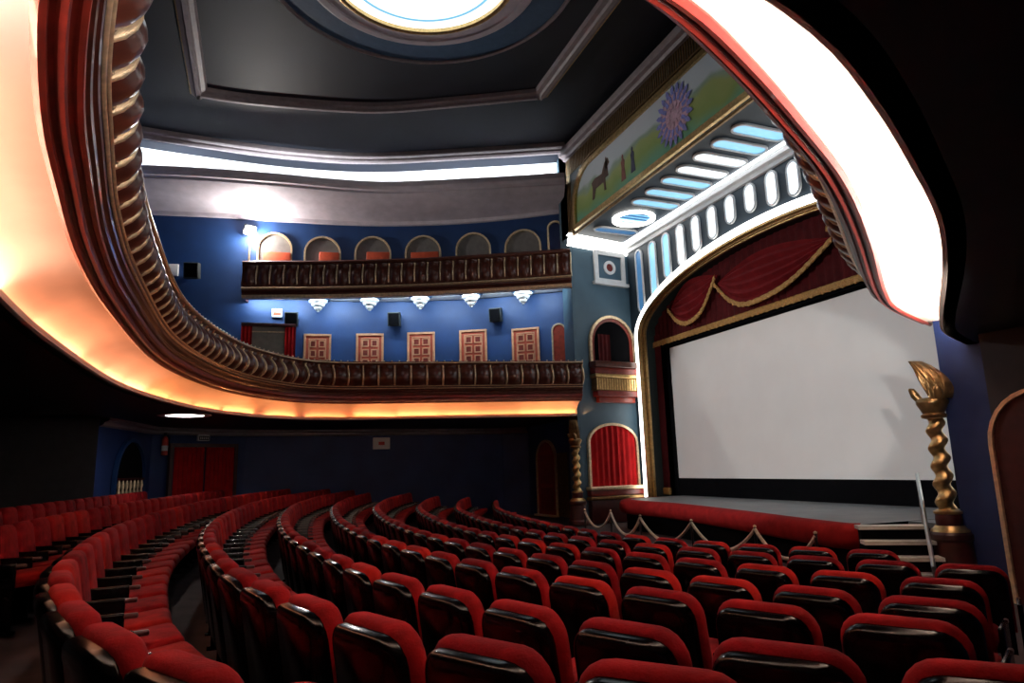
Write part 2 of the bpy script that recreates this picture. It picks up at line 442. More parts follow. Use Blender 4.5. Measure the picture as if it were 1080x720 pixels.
bal.add('soffit_lip', MB().sweep(BF, [(-.62, 1.565), (-.50, 1.565), (-.49, 1.60), (-.47, 1.60), (-.465, 1.53), (-.50, 1.515), (-.62, 1.515)]), 'soffit_cream', smooth=True, autosmooth=.5)
bal.add('base_moulding', MB().sweep(BF, [(.02, 1.97), (.02, 1.955), (.05, 1.94), (.08, 1.955), (.085, 1.99), (.11, 2.0), (.125, 1.985), (.155, 1.99), (.165, 2.03), (.16, 2.06), (.19, 2.07), (.205, 2.06), (.235, 2.08), (.24, 2.12), (.225, 2.16)]), 'maroon_mould', smooth=True, autosmooth=.7)
bal.add('dark_moulding', MB().sweep(BF, [(.225, 2.16), (.26, 2.17), (.27, 2.21), (.24, 2.25), (.26, 2.27), (.29, 2.28), (.30, 2.31), (.27, 2.34)]), 'maroon', smooth=True, autosmooth=.7)
bal.add('neck_moulding', MB().sweep(BF, [(.27, 2.33), (.306, 2.345), (.315, 2.385), (.333, 2.41), (.34, 2.43), (.30, 2.45)]), 'maroon', smooth=True)
bal.add('gilt_moulding', MB().sweep(BF, [(.303, 2.338), (.322, 2.341), (.330, 2.352), (.322, 2.363), (.303, 2.366)]), 'gilt_pale', smooth=True)
bal.add('gilt_bead', MB().sweep(BF, [(.33, 2.401), (.345, 2.404), (.351, 2.412), (.345, 2.420), (.33, 2.424)]), 'gilt_pale', smooth=True)

bal.add('rib_backing', MB().sweep(BF, [(.25, 2.40), (.36, 2.50), (.40, 2.65), (.32, 2.88), (.26, 3.04)]), 'maroon', smooth=True)
bal.add('top_rail', MB().sweep(BF, [(.24, 3.03), (.36, 3.03), (.42, 3.06), (.44, 3.09), (.41, 3.13), (.25, 3.14), (-.02, 3.14), (-.02, 3.0)]), 'maroon', smooth=True, autosmooth=.6)
bal.add('rail_beading', MB().sweep(BF, [(.425, 3.07), (.45, 3.08), (.45, 3.095), (.43, 3.105)]), 'gilt_pale', smooth=True)
bal.add('parapet_back', MB().sweep(BF, [(-.02, 3.12), (-.04, 2.4), (-.04, 2.2)]), 'maroon')
# underside and deck, reaching back to the walls
def reach(f, mx):
    d = mx
    while d > .7 and not (-25.0 < f[0]-f[2]*d < 2.0 and -6.0 < f[1]-f[3]*d < 9.75): d -= .1
    return d
def wall_x(y):
    for a, b in zip(WL, WL[1:]):
        if a.y <= y <= b.y: return a.x+(b.x-a.x)*(y-a.y)/(b.y-a.y)
    return WL[0].x if y < WL[0].y else WL[-1].x
rows_u, rows_d = [], []
for f in BF[::2]:
    r = reach(f, 7.0); rd = r
    while rd > .3 and f[0]-f[2]*rd < wall_x(f[1]-f[3]*rd)+.14: rd -= .05
    rows_u.append([(f[0]-f[2]*o, f[1]-f[3]*o, 1.515) for o in (.5, .62+(r-.62)*.5, r)])
    rows_d.append([(f[0]-f[2]*o, f[1]-f[3]*o, 2.25) for o in (.02, rd*.5, rd)])
bal.add('underside', MB().quad_grid(rows_u), 'under_dark')
bal.add('deck', MB().quad_grid(rows_d), 'carpet')
# ribs: one shared mesh, one object each
RIBW = .47
def rib_meshes(w, z0, z1, bulge, base_o, tag_):
    prof = []
    n = 9
    for i in range(n):
        t = i/(n-1)
        o = base_o+.05+bulge*math.sin(PI*min(1, t*1.12))**.8*(1-.35*t)+.06*(t > .88)*(t-.88)/.12
        prof.append((o, z0+(z1-z0)*t))
    mbr = MB(); rowsr = []
    for i in range(7):
        a = -1+2*i/6
        th = a*PI/2
        rowsr.append([(w*.5*a*.94, o-(.12*(1-math.cos(th))), z) for o, z in prof])
    mbr.quad_grid(rowsr)
    mer = mbr.mesh(tag_, 'maroon', True, 1.2)
    mbg = MB()
    rowsg = []
    for i, (dx, dy) in enumerate(((-.029, -.10), (-.024, -.052), (-.010, -.034), (.010, -.034), (.024, -.052), (.029, -.10))):
        rowsg.append([(-w*.5+dx, o+dy, z) for o, z in prof])
    mbg.quad_grid(rowsg)
    meg = mbg.mesh(tag_+'_gilt', 'gilt_pale', True, 1.2)
    return mer, meg
RM, RG = rib_meshes(RIBW, 2.43, 3.05, .22, .29, 'rib')
def place_ribs(path, frs_in, local, rm, rg, step):
    pts = resample(path, step)
    fr = frames(pts, inward=frs_in)
    for a, b, fa, fb in zip(pts, pts[1:], fr, fr[1:]):
        m = (a+b)/2; nx, ny = fa[2]+fb[2], fa[3]+fb[3]; l = math.hypot(nx, ny); nx /= l; ny /= l
        tx, ty = ny, -nx
        mw = Matrix(((tx, nx, 0, m.x-local.base.x), (ty, ny, 0, m.y-local.base.y), (0, 0, 1, -local.base.z), (0, 0, 0, 1)))
        r = link('rib', rm, local.o, mw)
        link('gilt_edge', rg, r)
place_ribs(BC, (XC, 3), bal, RM, RG, RIBW)
# beads on the balcony rail
mbb = MB()
for f in resample(BC, .2)[60:]:
    pass
fr2 = frames(resample(BC, .22))
for f in fr2:
    mbb.lathe([(0, -.02), (.02, -.01), (.02, .01), (0, .02)], (f[0]+f[2]*.39, f[1]+f[3]*.39, 3.145), 6)
bd = bal.add('rail_bead', mbb, 'gilt_pale', smooth=True); bd['kind'] = 'stuff'
# soffit strip lamps: white on the right arm, amber elsewhere
segs = resample(BC, 1.25); sf = frames(segs)
for i, f in enumerate(sf):
    x, y = f[0], f[1]
    t = i/len(sf)
    if t < .34: col, pw = (1.0, .93, .86), 40
    elif t < .42: col, pw = (1.0, .60, .42), 16
    elif t < .60: col, pw = (1.0, .40, .20), 7+2.5*math.sin(i*2.1)
    else: col, pw = (1.0, .36, .12), 5+1.6*math.sin(i*1.7)
    area_light('soffit_strip', (x-f[2]*.545, y-f[3]*.545, 1.585), (f[2]*.62, f[3]*.62, .78), 1.2, .05, pw, col, xdir=(-f[3], f[2], 0))

# ================================================================== UPPER GALLERY
UP = catmull([(-23.15, -.62), (-22.85, .4), (-22.35, 2.15), (-21.25, 5.05), (-20.0, 7.6), (-19.05, 9.35)], 12)
UF = frames(resample(UP, .16))
gal = Local('upper_gallery', 'short upper gallery with ribbed maroon and gilt front high on the blue wall', 'balcony', (-22.0, 3.0, 5.5))
def uend(mb_, prof, f):
    pass
UPR = [(.28, 6.78), (.36, 6.80), (.38, 6.85), (.34, 6.90), (.02, 6.90)]
gal.add('top_rail', MB().sweep(UF, [(.10, 6.78)]+UPR+[(.02, 6.78)], closed_prof=True), 'maroon', smooth=True, autosmooth=.6)
gal.add('rib_backing', MB().sweep(UF, [(.18, 5.98), (.26, 6.1), (.28, 6.3), (.2, 6.6), (.16, 6.8), (.02, 6.8), (.02, 5.9)]), 'maroon')
gal.add('gilt_moulding', MB().sweep(UF, [(.20, 5.92), (.36, 5.93), (.40, 5.96), (.38, 6.0), (.20, 6.02)]), 'gilt_pale', smooth=True)
gal.add('base_moulding', MB().sweep(UF, [(.0, 5.66), (.20, 5.68), (.26, 5.72), (.30, 5.78), (.28, 5.83), (.34, 5.86), (.34, 5.92), (.1, 5.92)]), 'maroon', smooth=True, autosmooth=.6)
gal.add('gilt_line', MB().sweep(UF, [(.20, 5.665), (.27, 5.69), (.30, 5.75), (.315, 5.75), (.28, 5.67), (.20, 5.645)]), 'gilt_pale')
rowsu, rowst = [], []
for f in UF[::2]:
    w = min(WLF, key=lambda q: (q[0]-f[0])**2+(q[1]-f[1])**2)
    dd = max(.3, math.hypot(w[0]-f[0], w[1]-f[1])-.13)
    rowsu.append([(f[0]+f[2]*.2, f[1]+f[3]*.2, 5.66), (f[0]+f[2]*.08, f[1]+f[3]*.08, 5.66), (f[0]+f[2]*.06, f[1]+f[3]*.06, 5.80), (f[0]-f[2]*dd, f[1]-f[3]*dd, 5.80)])
    rowst.append([(f[0]+f[2]*.05, f[1]+f[3]*.05, 6.0), (f[0]-f[2]*dd, f[1]-f[3]*dd, 6.0)])
gal.add('soffit', MB().quad_grid(rowsu), 'plaster_white')
gal.add('deck', MB().quad_grid(rowst), 'carpet')
f = UF[0]
rowsE = [[(f[0]+f[2]*o, f[1]+f[3]*o, z) for o, z in [(.36, 6.86), (.30, 6.5), (.38, 6.15), (.36, 5.95), (.2, 5.68)]], [(f[0]-f[2]*1.0, f[1]-f[3]*1.0, z) for z in (6.86, 6.5, 6.15, 5.95, 5.68)]]
gal.add('end_panel', MB().quad_grid(rowsE), 'maroon')
RM2, RG2 = rib_meshes(.43, 6.02, 6.80, .15, .18, 'gallery_rib')
place_ribs(UP, (XC, 3), gal, RM2, RG2, .43)
for i in range(4, len(UF)-4, 7):
    f = UF[i]
    area_light('gallery_strip', (f[0]+f[2]*.02, f[1]+f[3]*.02, 5.735), (-f[2]*.9, -f[3]*.9, .10), 1.0, .06, 30, (.72, .90, 1.0), xdir=(-f[3], f[2], 0))

# tiered plaster pendants under the gallery
ord_ = ['first', 'second', 'third', 'fourth', 'fifth', 'sixth', 'seventh', 'eighth', 'ninth', 'tenth', 'eleventh', 'twelfth', 'thirteenth', 'fourteenth', 'fifteenth',
        'sixteenth', 'seventeenth', 'eighteenth', 'nineteenth', 'twentieth', 'twenty-first', 'twenty-second', 'twenty-third', 'twenty-fourth', 'twenty-fifth', 'twenty-sixth',
        'twenty-seventh', 'twenty-eighth', 'twenty-ninth', 'thirtieth', 'thirty-first', 'thirty-second', 'thirty-third', 'thirty-fourth', 'thirty-fifth', 'thirty-sixth',
        'thirty-seventh', 'thirty-eighth', 'thirty-ninth', 'fortieth', 'forty-first', 'forty-second', 'forty-third', 'forty-fourth', 'forty-fifth', 'forty-sixth']
UM = frames(resample(UP, .05))
for i, px in enumerate((335, 390, 443.5, 497.5, 552)):
    f = min(UM, key=lambda q: abs(to_px(Vector((q[0]-q[2]*.40, q[1]-q[3]*.40, 5.7)))[0]-px))
    c = (f[0]-f[2]*.40, f[1]-f[3]*.40, 0)
    L = Local('plaster_pendant', 'white tiered plaster pendant under the upper gallery, %s from the left' % ord_[i], 'pendant', (c[0], c[1], 5.8), 'tiered pendants under the gallery')
    for j, (r, z0, z1) in enumerate(((.40, 5.80, 5.72), (.31, 5.72, 5.60), (.22, 5.60, 5.49), (.13, 5.49, 5.39), (.055, 5.39, 5.33))):
        L.add('tier', MB().lathe([(0, z0), (r*.9, z0), (r, z0-.02), (r, (z0+z1)/2), (r*.72, z1), (0, z1)], c, 20), 'plaster_white' if j else 'ceiling_blue', smooth=True, autosmooth=.6)

# ================================================================== LEFT WALL FITTINGS
def arch_outline(w, h, n=14, inset=0., z0=0.):
    "arched opening: width w, total height h, semicircular head; base centre at origin"
    r = w/2-inset; sp = h-w/2
    pts = [(-r, z0), (-r, sp)]+[(r*math.cos(PI-PI*i/n), sp+r*math.sin(PI-PI*i/n)) for i in range(1, n)]+[(r, sp), (r, z0)]
    return pts
def stadium(w, h, n=8, inset=0.):
    r = w/2-inset; hh = h/2-w/2
    return [(r*math.cos(PI*i/n), hh+r*math.sin(PI*i/n)) for i in range(n+1)]+[(-r*math.cos(PI*i/n), -hh-r*math.sin(PI*i/n)) for i in range(n+1)]
EZ = Vector((0, 0, 1))
# upper arches
for i, (x, ytop, x0, x1, box) in enumerate(((290, 246, 272, 309, (278, 307)), (340.5, 250, 321, 360, (337, 358)), (393.5, 250, 374, 412.5, (387, 411)), (446.5, 249, 428, 466, (434, 463)), (499.5, 246, 481, 518, None), (552, 242.5, 533.5, 572, None))):
    p, e1, n = on_left_wall(x, 262)
    pt, _, _ = on_left_wall(x, ytop); pl, _, _ = on_left_wall(x0, 262); pr, _, _ = on_left_wall(x1, 262)
    w = (pr-pl).length*1.0; zt = pt.z; zb = 6.0
    org = Vector((p.x, p.y, zb))+n*.02
    L = Local('arched_window', 'gilt-framed arched window behind the upper gallery, %s from the left' % ord_[i], 'window', org, 'arched windows of the upper gallery')
    o_, i_ = arch_outline(w, zt-zb), arch_outline(w, zt-zb, inset=.06)
    L.add('frame', MB().ring(o_, i_, org, e1, EZ, n, .10, closed=False), 'gilt_pale')
    L.add('panel', MB().poly(i_, org-n*.02, e1, EZ, n, .03), 'grey_panel')
    if box:
        bt = on_left_wall(x, 267)[0].z; a, _, _ = on_left_wall(box[0], 266); b, _, _ = on_left_wall(box[1], 266)
        wb = (b-a).length; cc = (a+b)/2
        L.add('red_seat_back', MB().rbox((cc.x+n.x*.12, cc.y+n.y*.12, bt-.45), (wb, .10, .9), .03, (e1, n, EZ)), 'box_orange', smooth=True)
p, e1, n = on_left_wall(586, 250)
org = Vector((p.x, p.y, 6.0))+n*.02
L = Local('narrow_arched_window', 'narrow gilt arched niche at the stage end of the upper gallery', 'window', org)
o_, i_ = arch_outline(.55, 2.35), arch_outline(.55, 2.35, inset=.06)
L.add('frame', MB().ring(o_, i_, org, e1, EZ, n, .08, closed=False), 'gilt_pale')
L.add('panel', MB().poly(i_, org-n*.02, e1, EZ, n, .02), 'navy_wall')

# balcony doors: frame, leaf and six panels each
for i, (x, ytop, hw) in enumerate(((334.7, 352.5, 14.5), (390.2, 352, 14.5), (444.3, 350.5, 14.5), (499.5, 348, 14.5), (555, 346, 14.5))):
    p, e1, n = on_left_wall(x, 370)
    pt, _, _ = on_left_wall(x, ytop); a, _, _ = on_left_wall(x-hw, 370); b, _, _ = on_left_wall(x+hw, 370)
    w = (b-a).length; zb = 2.25; h = pt.z-zb
    org = Vector((p.x, p.y, zb))
    L = Local('panelled_door', 'red six-panel door with gilt frame above the balcony rail, %s from the left' % ord_[i], 'door', org, 'panelled doors on the balcony')
    rect = lambda k: [(-w/2+k, 0), (-w/2+k, h-k), (w/2-k, h-k), (w/2-k, 0)]
    L.add('frame', MB().ring(rect(0), rect(.07), org, e1, EZ, n, .09, closed=False), 'door_gilt')
    lf = L.add('leaf', MB().poly(rect(.07), org+n*.01, e1, EZ, n, .035), 'door_orange')
    L.add('inner_frame', MB().ring(rect(.16), rect(.19), org, e1, EZ, n, .06, closed=False), 'door_gilt')
    pw, ph = (w-.50)/2, .12
    top = h-.24
    for r_ in range(9):
        for c_ in range(2):
            cx = (-1 if c_ == 0 else 1)*(pw/2+.045); cz = top-ph/2-.04-r_*.335
            if cz < .3: continue
            q = lambda k: [(cx-pw/2+k, cz-ph/2-.06+k), (cx-pw/2+k, cz+ph/2+.06-k), (cx+pw/2-k, cz+ph/2+.06-k), (cx+pw/2-k, cz-ph/2-.06+k)]
            pn = L.add('panel', MB().poly(q(.02), org+n*.04, e1, EZ, n, .02), 'door_panel')
            L.add('panel_frame', MB().ring(q(-.005), q(.03), org+n*.03, e1, EZ, n, .045), 'door_gilt', parent=pn)
# narrow arched door
p, e1, n = on_left_wall(590.5, 370)
pt, _, _ = on_left_wall(590.5, 341)
org = Vector((p.x, p.y, 2.25)); h = pt.z-2.25
L = Local('arched_door', 'narrow red arched door at the stage end of the balcony', 'door', org)
o_, i_ = arch_outline(.50, h), arch_outline(.50, h, inset=.05)
L.add('frame', MB().ring(o_, i_, org, e1, EZ, n, .09, closed=False), 'gilt_pale')
L.add('leaf', MB().poly(i_, org+n*.01, e1, EZ, n, .03), 'door_red')
# curtained opening at the left
def drape(mb, org, e1, n, w, z0, z1, folds, amp=.04, taper=1., nz=8):
    rows = []
    for j in range(nz+1):
        t = j/nz; z = z1+(z0-z1)*t; ww = w*(1+(taper-1)*t)
        rows.append([Vector(org)+e1*(-ww/2+ww*i/(folds*6))+n*(amp*(.6+.4*t)*math.cos(2*PI*i/6)+amp)+EZ*(z-Vector(org).z) for i in range(folds*6+1)])
    return mb.quad_grid(rows)
pa, e1, n = on_left_wall(255, 365); pb, _, _ = on_left_wall(312, 365); pt, _, _ = on_left_wall(284, 345)
org = (pa+pb)/2; w = (pb-pa).length; e1 = (pb-pa).normalized(); e1.z = 0; e1.normalize()
if Vector((-e1.y, e1.x, 0)).dot(-org) < 0: n = Vector((e1.y, -e1.x, 0))
else: n = Vector((-e1.y, e1.x, 0))
zt = pt.z; org.z = 2.25; org = org+n*.25
L = Local('curtained_opening', 'grey panelled opening between red drapes at the left of the balcony', 'curtained opening', org)
L.add('panel', MB().box(org+EZ*((zt-2.25)/2), (w*.66, .04, zt-2.25), (e1, n, EZ)), 'grey_screen')
L.add('pelmet', MB().rbox(org+EZ*(zt-2.25)+n*.08, (w*1.0, .22, .10), .02, (e1, n, EZ)), 'dark_red_wood')
L.add('panel_moulding', MB().box(org+EZ*(zt-2.25-.22)+n*.03, (w*.64, .03, .04), (e1, n, EZ)), 'gilt_pale')
for s in (-1, 1):
    L.add('drape', drape(MB(), org+e1*(s*w*.40)+n*.05, e1, n, w*.20, 2.25, zt-.03, 3), 'curtain_red', smooth=True)

# loudspeakers
def loudspeaker(px, py, s, label, depth=.34):
    p, e1, n = on_left_wall(px, py)
    c = p+n*(.12+depth/2)
    L = Local('loudspeaker', label, 'loudspeaker', p+n*.05, 'wall loudspeakers')
    tilt = (n*math.cos(.2)-EZ*math.sin(.2)); up = (EZ*math.cos(.2)+n*math.sin(.2))
    L.add('cabinet', MB().rbox(c, (s, depth, s*1.15), .03, (e1, tilt, up)), 'speaker_grey', smooth=True, autosmooth=.5)
    L.add('grille', MB().box(c+tilt*(depth/2+.006), (s*.84, .014, s*.98), (e1, tilt, up)), 'black_cloth')
    L.add('bracket', MB().box(p+n*.07, (.08, .16, .14), (e1, n, EZ)), 'dark_steel')
loudspeaker(205, 288, .46, 'grey loudspeaker on the bare blue wall left of the upper gallery')
loudspeaker(308, 338.5, .42, 'grey loudspeaker above the curtained opening on the balcony')
loudspeaker(417, 338.5, .42, 'grey loudspeaker between the second and third balcony doors')
loudspeaker(525, 334, .42, 'grey loudspeaker between the fourth and fifth balcony doors')
def wall_box(px, py, w, h, label, cat, name, m='white_plastic', mark=None):
    p, e1, n = on_left_wall(px, py)
    L = Local(name, label, cat, p)
    L.add('housing', MB().rbox(p+n*.05, (w, .10, h), .02, (e1, n, EZ)), m, smooth=True, autosmooth=.5)
    if mark: L.add('lamp_window', MB().box(p+n*.105+EZ*(-h*.1), (w*.7, .012, h*.35), (e1, n, EZ)), mark)
wall_box(292.5, 330.5, .34, .30, 'small white emergency light box above the curtained opening', 'emergency light', 'emergency_light', mark='box_orange')
wall_box(178, 285, .62, .40, 'white emergency light box behind the balcony front, far left', 'emergency light', 'emergency_light')

# floodlight on its stand at the end of the gallery
f = UF[1]
px_, py_ = 262, 243
fb = Vector((f[0]-f[2]*.25, f[1]-f[3]*.25, 6.0))
d = ray(px_+2, py_); d = d*(math.hypot(fb.x, fb.y)/math.hypot(d.x, d.y))
fl = Vector((d.x, d.y, d.z)); fb = Vector((fl.x, fl.y, 6.0))
L = Local('floodlight', 'bright floodlight on a thin pole at the left end of the upper gallery', 'floodlight', fb)
L.add('pole', MB().tube([fb, fl-EZ*.18], .03), 'gilt_pale', smooth=True)
aim = (Vector((XC+3, 4.5, -1))-fl).normalized()
sx = aim.cross(EZ).normalized(); su = sx.cross(aim)
L.add('housing', MB().rbox(fl-aim*.08, (.40, .34, .14), .03, (sx, su, aim)), 'speaker_grey', smooth=True, autosmooth=.5)
L.add('lens', MB().rbox(fl+aim*.0, (.36, .30, .05), .02, (sx, su, aim)), 'flood_lens')
L.add('yoke', MB().tube([fl-sx*.24, fl-sx*.24-EZ*.15, fl-EZ*.2, fl+sx*.24-EZ*.15, fl+sx*.24], .015), 'dark_steel')
spd = bpy.data.lights.new('floodlight_beam', 'SPOT'); spd.energy = 600; spd.color = (1, .95, .88); spd.spot_size = 2.4; spd.spot_blend = .6; spd.shadow_soft_size = .18
spo = bpy.data.objects.new('floodlight_beam', spd); COL.objects.link(spo)
zz = -aim
spo.matrix_world = Matrix(((sx.x, su.x, zz.x, fl.x+aim.x*.08), (sx.y, su.y, zz.y, fl.y+aim.y*.08), (sx.z, su.z, zz.z, fl.z+aim.z*.08), (0, 0, 0, 1)))

ptd = bpy.data.lights.new('floodlight_glow', 'POINT'); ptd.energy = 330; ptd.color = (1, .95, .88); ptd.shadow_soft_size = .16
pto = bpy.data.objects.new('floodlight_glow', ptd); COL.objects.link(pto); pto.location = fl+aim*.22

# ================================================================== STALLS WALL FITTINGS
def on_ws(px, py):
    best = None
    for a, b in zip(WS, WS[1:]):
        d = ray(px, py); nx, ny = -(b.y-a.y), b.x-a.x; den = nx*d.x+ny*d.y
        if abs(den) < 1e-9: continue
        p = d*((nx*a.x+ny*a.y)/den)
        t = ((p.x-a.x)*(b.x-a.x)+(p.y-a.y)*(b.y-a.y))/((b-a).length_squared)
        if -1e-6 <= t <= 1+1e-6 and p.dot(CW) > 0:
            tv = (b-a).normalized(); e1 = Vector((tv.x, tv.y, 0)); n = Vector((-tv.y, tv.x, 0))
            if n.dot(-p) < 0: n = -n
            if e1.dot(CR) < 0: e1 = -e1
            if best is None or p.length < best[0].length: best = (p, e1, n)
    return best
# curtained exit
pa, _, _ = on_ws(178, 490); pb, _, _ = on_ws(243, 490); pt, _, _ = on_ws(211, 472)
org = (pa+pb)/2; e1 = Vector((pb.x-pa.x, pb.y-pa.y, 0)); w = e1.length; e1.normalize(); n = Vector((-e1.y, e1.x, 0))
if n.dot(-org) < 0: n = -n
org = org+n*.12; zf = -1.35; org.z = zf; zt = pt.z
L = Local('curtained_doorway', 'doorway closed by two red curtains in the far stalls wall', 'doorway', org)
L.add('frame', MB().ring([(-w/2-.1, 0), (-w/2-.1, zt-zf+.12), (w/2+.1, zt-zf+.12), (w/2+.1, 0)], [(-w/2, 0), (-w/2, zt-zf), (w/2, zt-zf), (w/2, 0)], org, e1, EZ, n, .14, closed=False), 'dark_red_wood')
for s in (-1, 1):
    L.add('curtain', drape(MB(), org+e1*(s*w*.25)+n*.04, e1, n, w*.475, zf, zt, 7, amp=.05), 'curtain_red', smooth=True)
L.add('centre_strip', MB().box(org+EZ*((zt-zf)/2)+n*.02, (.07, .01, (zt-zf)*.97), (e1, n, EZ)), 'plaster_white')  # pale upright strip between the two curtains
def ws_box(px, py, w, h, label, cat, name, m, emit=None):
    p, e1, n = on_ws(px, py)
    L = Local(name, label, cat, p)
    L.add('housing', MB().rbox(p+n*.05, (w, .09, h), .015, (e1, n, EZ)), m, smooth=True, autosmooth=.5)
    return L, p, e1, n
L, p, e1, n = ws_box(213.5, 460, .42, .30, 'small white exit sign above the curtained doorway', 'exit sign', 'exit_sign', 'white_plastic')
L.add('sign_face', MB().box(p+n*.10+EZ*(-.06), (.36, .012, .13), (e1, n, EZ)), 'speaker_grey')
for k in range(5):
    L.add('letter_bar', MB().box(p+n*.108+EZ*(-.06)+e1*(-.13+.065*k), (.035, .008, .07), (e1, n, EZ)), 'white_plastic')
L, p, e1, n = ws_box(402, 467.5, .62, .42, 'white notice board with red mark on the dark stalls wall', 'sign', 'wall_sign', 'white_plastic')
L.add('red_mark', MB().box(p+n*.10, (.22, .012, .12), (e1, n, EZ)), 'sign_red')
# fire extinguisher hung left of the curtains
p, e1, n = on_ws(171, 470)
L = Local('fire_extinguisher', 'red fire extinguisher hung left of the curtained doorway', 'fire extinguisher', p+n*.12)
c = p+n*.14
L.add('cylinder', MB().lathe([(0, -.30), (.085, -.29), (.09, -.26), (.09, .18), (.06, .26), (.03, .29), (0, .29)], c, 14), 'sign_red', smooth=True)
L.add('valve', MB().rbox(c+EZ*.34, (.08, .06, .10), .015, (e1, n, EZ)), 'dark_steel')
L.add('white_label', MB().lathe([(.093, -.16), (.093, .0)], c, 14), 'white_plastic', smooth=True)
L.add('hose', MB().tube([c+EZ*.33+e1*.03, c+EZ*.25+e1*.14, c+e1*.13, c-EZ*.15+e1*.11], .014), 'black_shell')
# arched opening with balustrade in the angled wall
pa, _, _ = on_ws(118, 490); pb, _, _ = on_ws(151, 490); pt, e1, n = on_ws(136, 462)
org = (pa+pb)/2; org.z = -1.35; w = (pb-pa).length; h = pt.z+1.35; org = org+n*.02
L = Local('arched_recess', 'dark arched recess with balustrade in the angled stalls wall', 'recess', org)
o_, i_ = arch_outline(w, h), arch_outline(w, h, inset=.10)
L.add('frame', MB().ring(o_, i_, org, e1, EZ, n, .10, closed=False), 'blue_wall')
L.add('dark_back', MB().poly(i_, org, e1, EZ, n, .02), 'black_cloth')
L.add('handrail', MB().box(org+EZ*(1.35-.02)+n*.07, (w*.86, .06, .06), (e1, n, EZ)), 'dark_red_wood')
for k in range(7):
    L.add('baluster', MB().lathe([(.03, .85), (.05, .95), (.03, 1.05), (.055, 1.15), (.025, 1.30)], org+e1*(w*(-.36+.12*k))+n*.07, 8), 'gilt_pale', smooth=True)
# pale ledge on the back wall, seen over the last row
pa, pb = at_y(-12, 530.5, -5.9), at_y(29, 524.5, -5.9)
tag(MB().rbox((pa+pb)/2, ((pb-pa).length, .18, .07), .015).build('wall_ledge', 'white_plastic', smooth=True), 'pale ledge along the dark back wall behind the last row', 'ledge')
# arched door beside the tower
def on_line(px, py, a, b):
    return at_wall(px, py, (a[0], a[1]), (b[0], b[1]))
ed = Vector((D1.x-D0.x, D1.y-D0.y, 0)).normalized(); nd = Vector((ed.y, -ed.x, 0))
if nd.dot(Vector((-D0.x, -D0.y, 0))) < 0: nd = -nd
pa = on_line(567.5, 500, D0, D1); pb = on_line(588.5, 500, D0, D1); pt = on_line(578, 463.5, D0, D1)
org = (pa+pb)/2; org.z = FLOOR_FRONT; w = (pb-pa).length; h = pt.z-org.z
L = Local('arched_side_door', 'tall red arched door beside the left twisted column', 'door', org)
o_, i_ = arch_outline(w, h), arch_outline(w, h, inset=.08)
L.add('frame', MB().ring(o_, i_, org, ed, EZ, nd, .09, closed=False), 'gilt_pale')
L.add('leaf', MB().poly(i_, org+nd*.01, ed, EZ, nd, .04), 'door_red')
L.add('lower_panel', MB().poly([(-w*.3, .2), (-w*.3, 1.0), (w*.3, 1.0), (w*.3, .2)], org+nd*.05, ed, EZ, nd, .02), 'door_panel')
L.add('upper_panel', MB().poly([(-w*.3, 1.15), (-w*.3, h*.8), (w*.3, h*.8), (w*.3, 1.15)], org+nd*.05, ed, EZ, nd, .02), 'door_panel')
L.add('threshold', MB().box(org+nd*.1+EZ*.02, (w*1.0, .25, .06), (ed, nd, EZ)), 'gilt_pale')
# ribbed panel next to it
pa = on_line(589.5, 500, D0, D1); pb = on_line(600.5, 500, D0, D1); pt = on_line(595, 477, D0, D1)
org = (pa+pb)/2; org.z = FLOOR_FRONT; w = (pb-pa).length
L = Local('ribbed_panel', 'narrow vertical ribbed panel between arched door and twisted column', 'panel', org)
L.add('backing', MB().box(org+nd*.03+EZ*((pt.z-org.z)/2), (w, .04, pt.z-org.z), (ed, nd, EZ)), 'mural_green')
for k in range(6):
    L.add('slat', MB().box(org+nd*.065+ed*(w*(-.42+.168*k))+EZ*((pt.z-org.z)/2), (w*.08, .035, (pt.z-org.z)*.98), (ed, nd, EZ)), 'gold_dark')
# round downlights in the balcony underside
for k, (px, py) in enumerate(((195, 437),)):
    p = at_z(px, py, 1.515)
    L = Local('ceiling_lamp', 'round glowing downlight in the dark underside of the balcony', 'ceiling lamp', (p.x, p.y, 1.515))
    L.add('rim', MB().lathe([(.40, 1.515), (.60, 1.515), (.62, 1.49), (.56, 1.47), (.44, 1.48)], (p.x, p.y, 0), 28), 'white_plastic', smooth=True)
    L.add('diffuser', MB().lathe([(0, 1.47), (.30, 1.475), (.45, 1.49)], (p.x, p.y, 0), 28), 'lamp_white', smooth=True)

# ================================================================== STAGE OPENING
YF, YA = 9.33, 11.67            # front of the towers, plane of the arch
UFR, UAR = 6.0, 6.35            # half widths (left) there
ZF, ZA = 7.42, 7.38              # cornice height at the front and at the arch
A0, A1, ASP, ARISE = 0., 5.7, 4.08, 1.66   # arch centre (u), half width, springing, rise
URR = 6.4
DECK = -1.0
def P(u, y, z): return Vector((XC+u, y, z))
def arch_z(u, a=A1, r=ARISE):
    q = 1-((u-A0)/a)**2
    return ASP+(r*math.sqrt(q) if q > 0 else 0)
# mural wall above the funnel
struct('wall_stage', MB().box(P(.05, YF+.15, (ZF+CEIL)/2), (13.2, .3, CEIL-ZF)), 'mural_green', 'ribbed dark green wall band around the mural')
# wall faces left and right of the towers up to the ceiling
struct('wall_tower_front_left', MB().box(P(-6.35, YF+.05, 4.3), (.7, .10, 12.4)), 'tower_blue', 'narrow front face of the left stage tower')
struct('wall_tower_front_right', MB().box(P(6.55, YF+.35, 4.3), (.9, .7, 12.4)), 'navy_wall', 'narrow front face of the right stage tower')
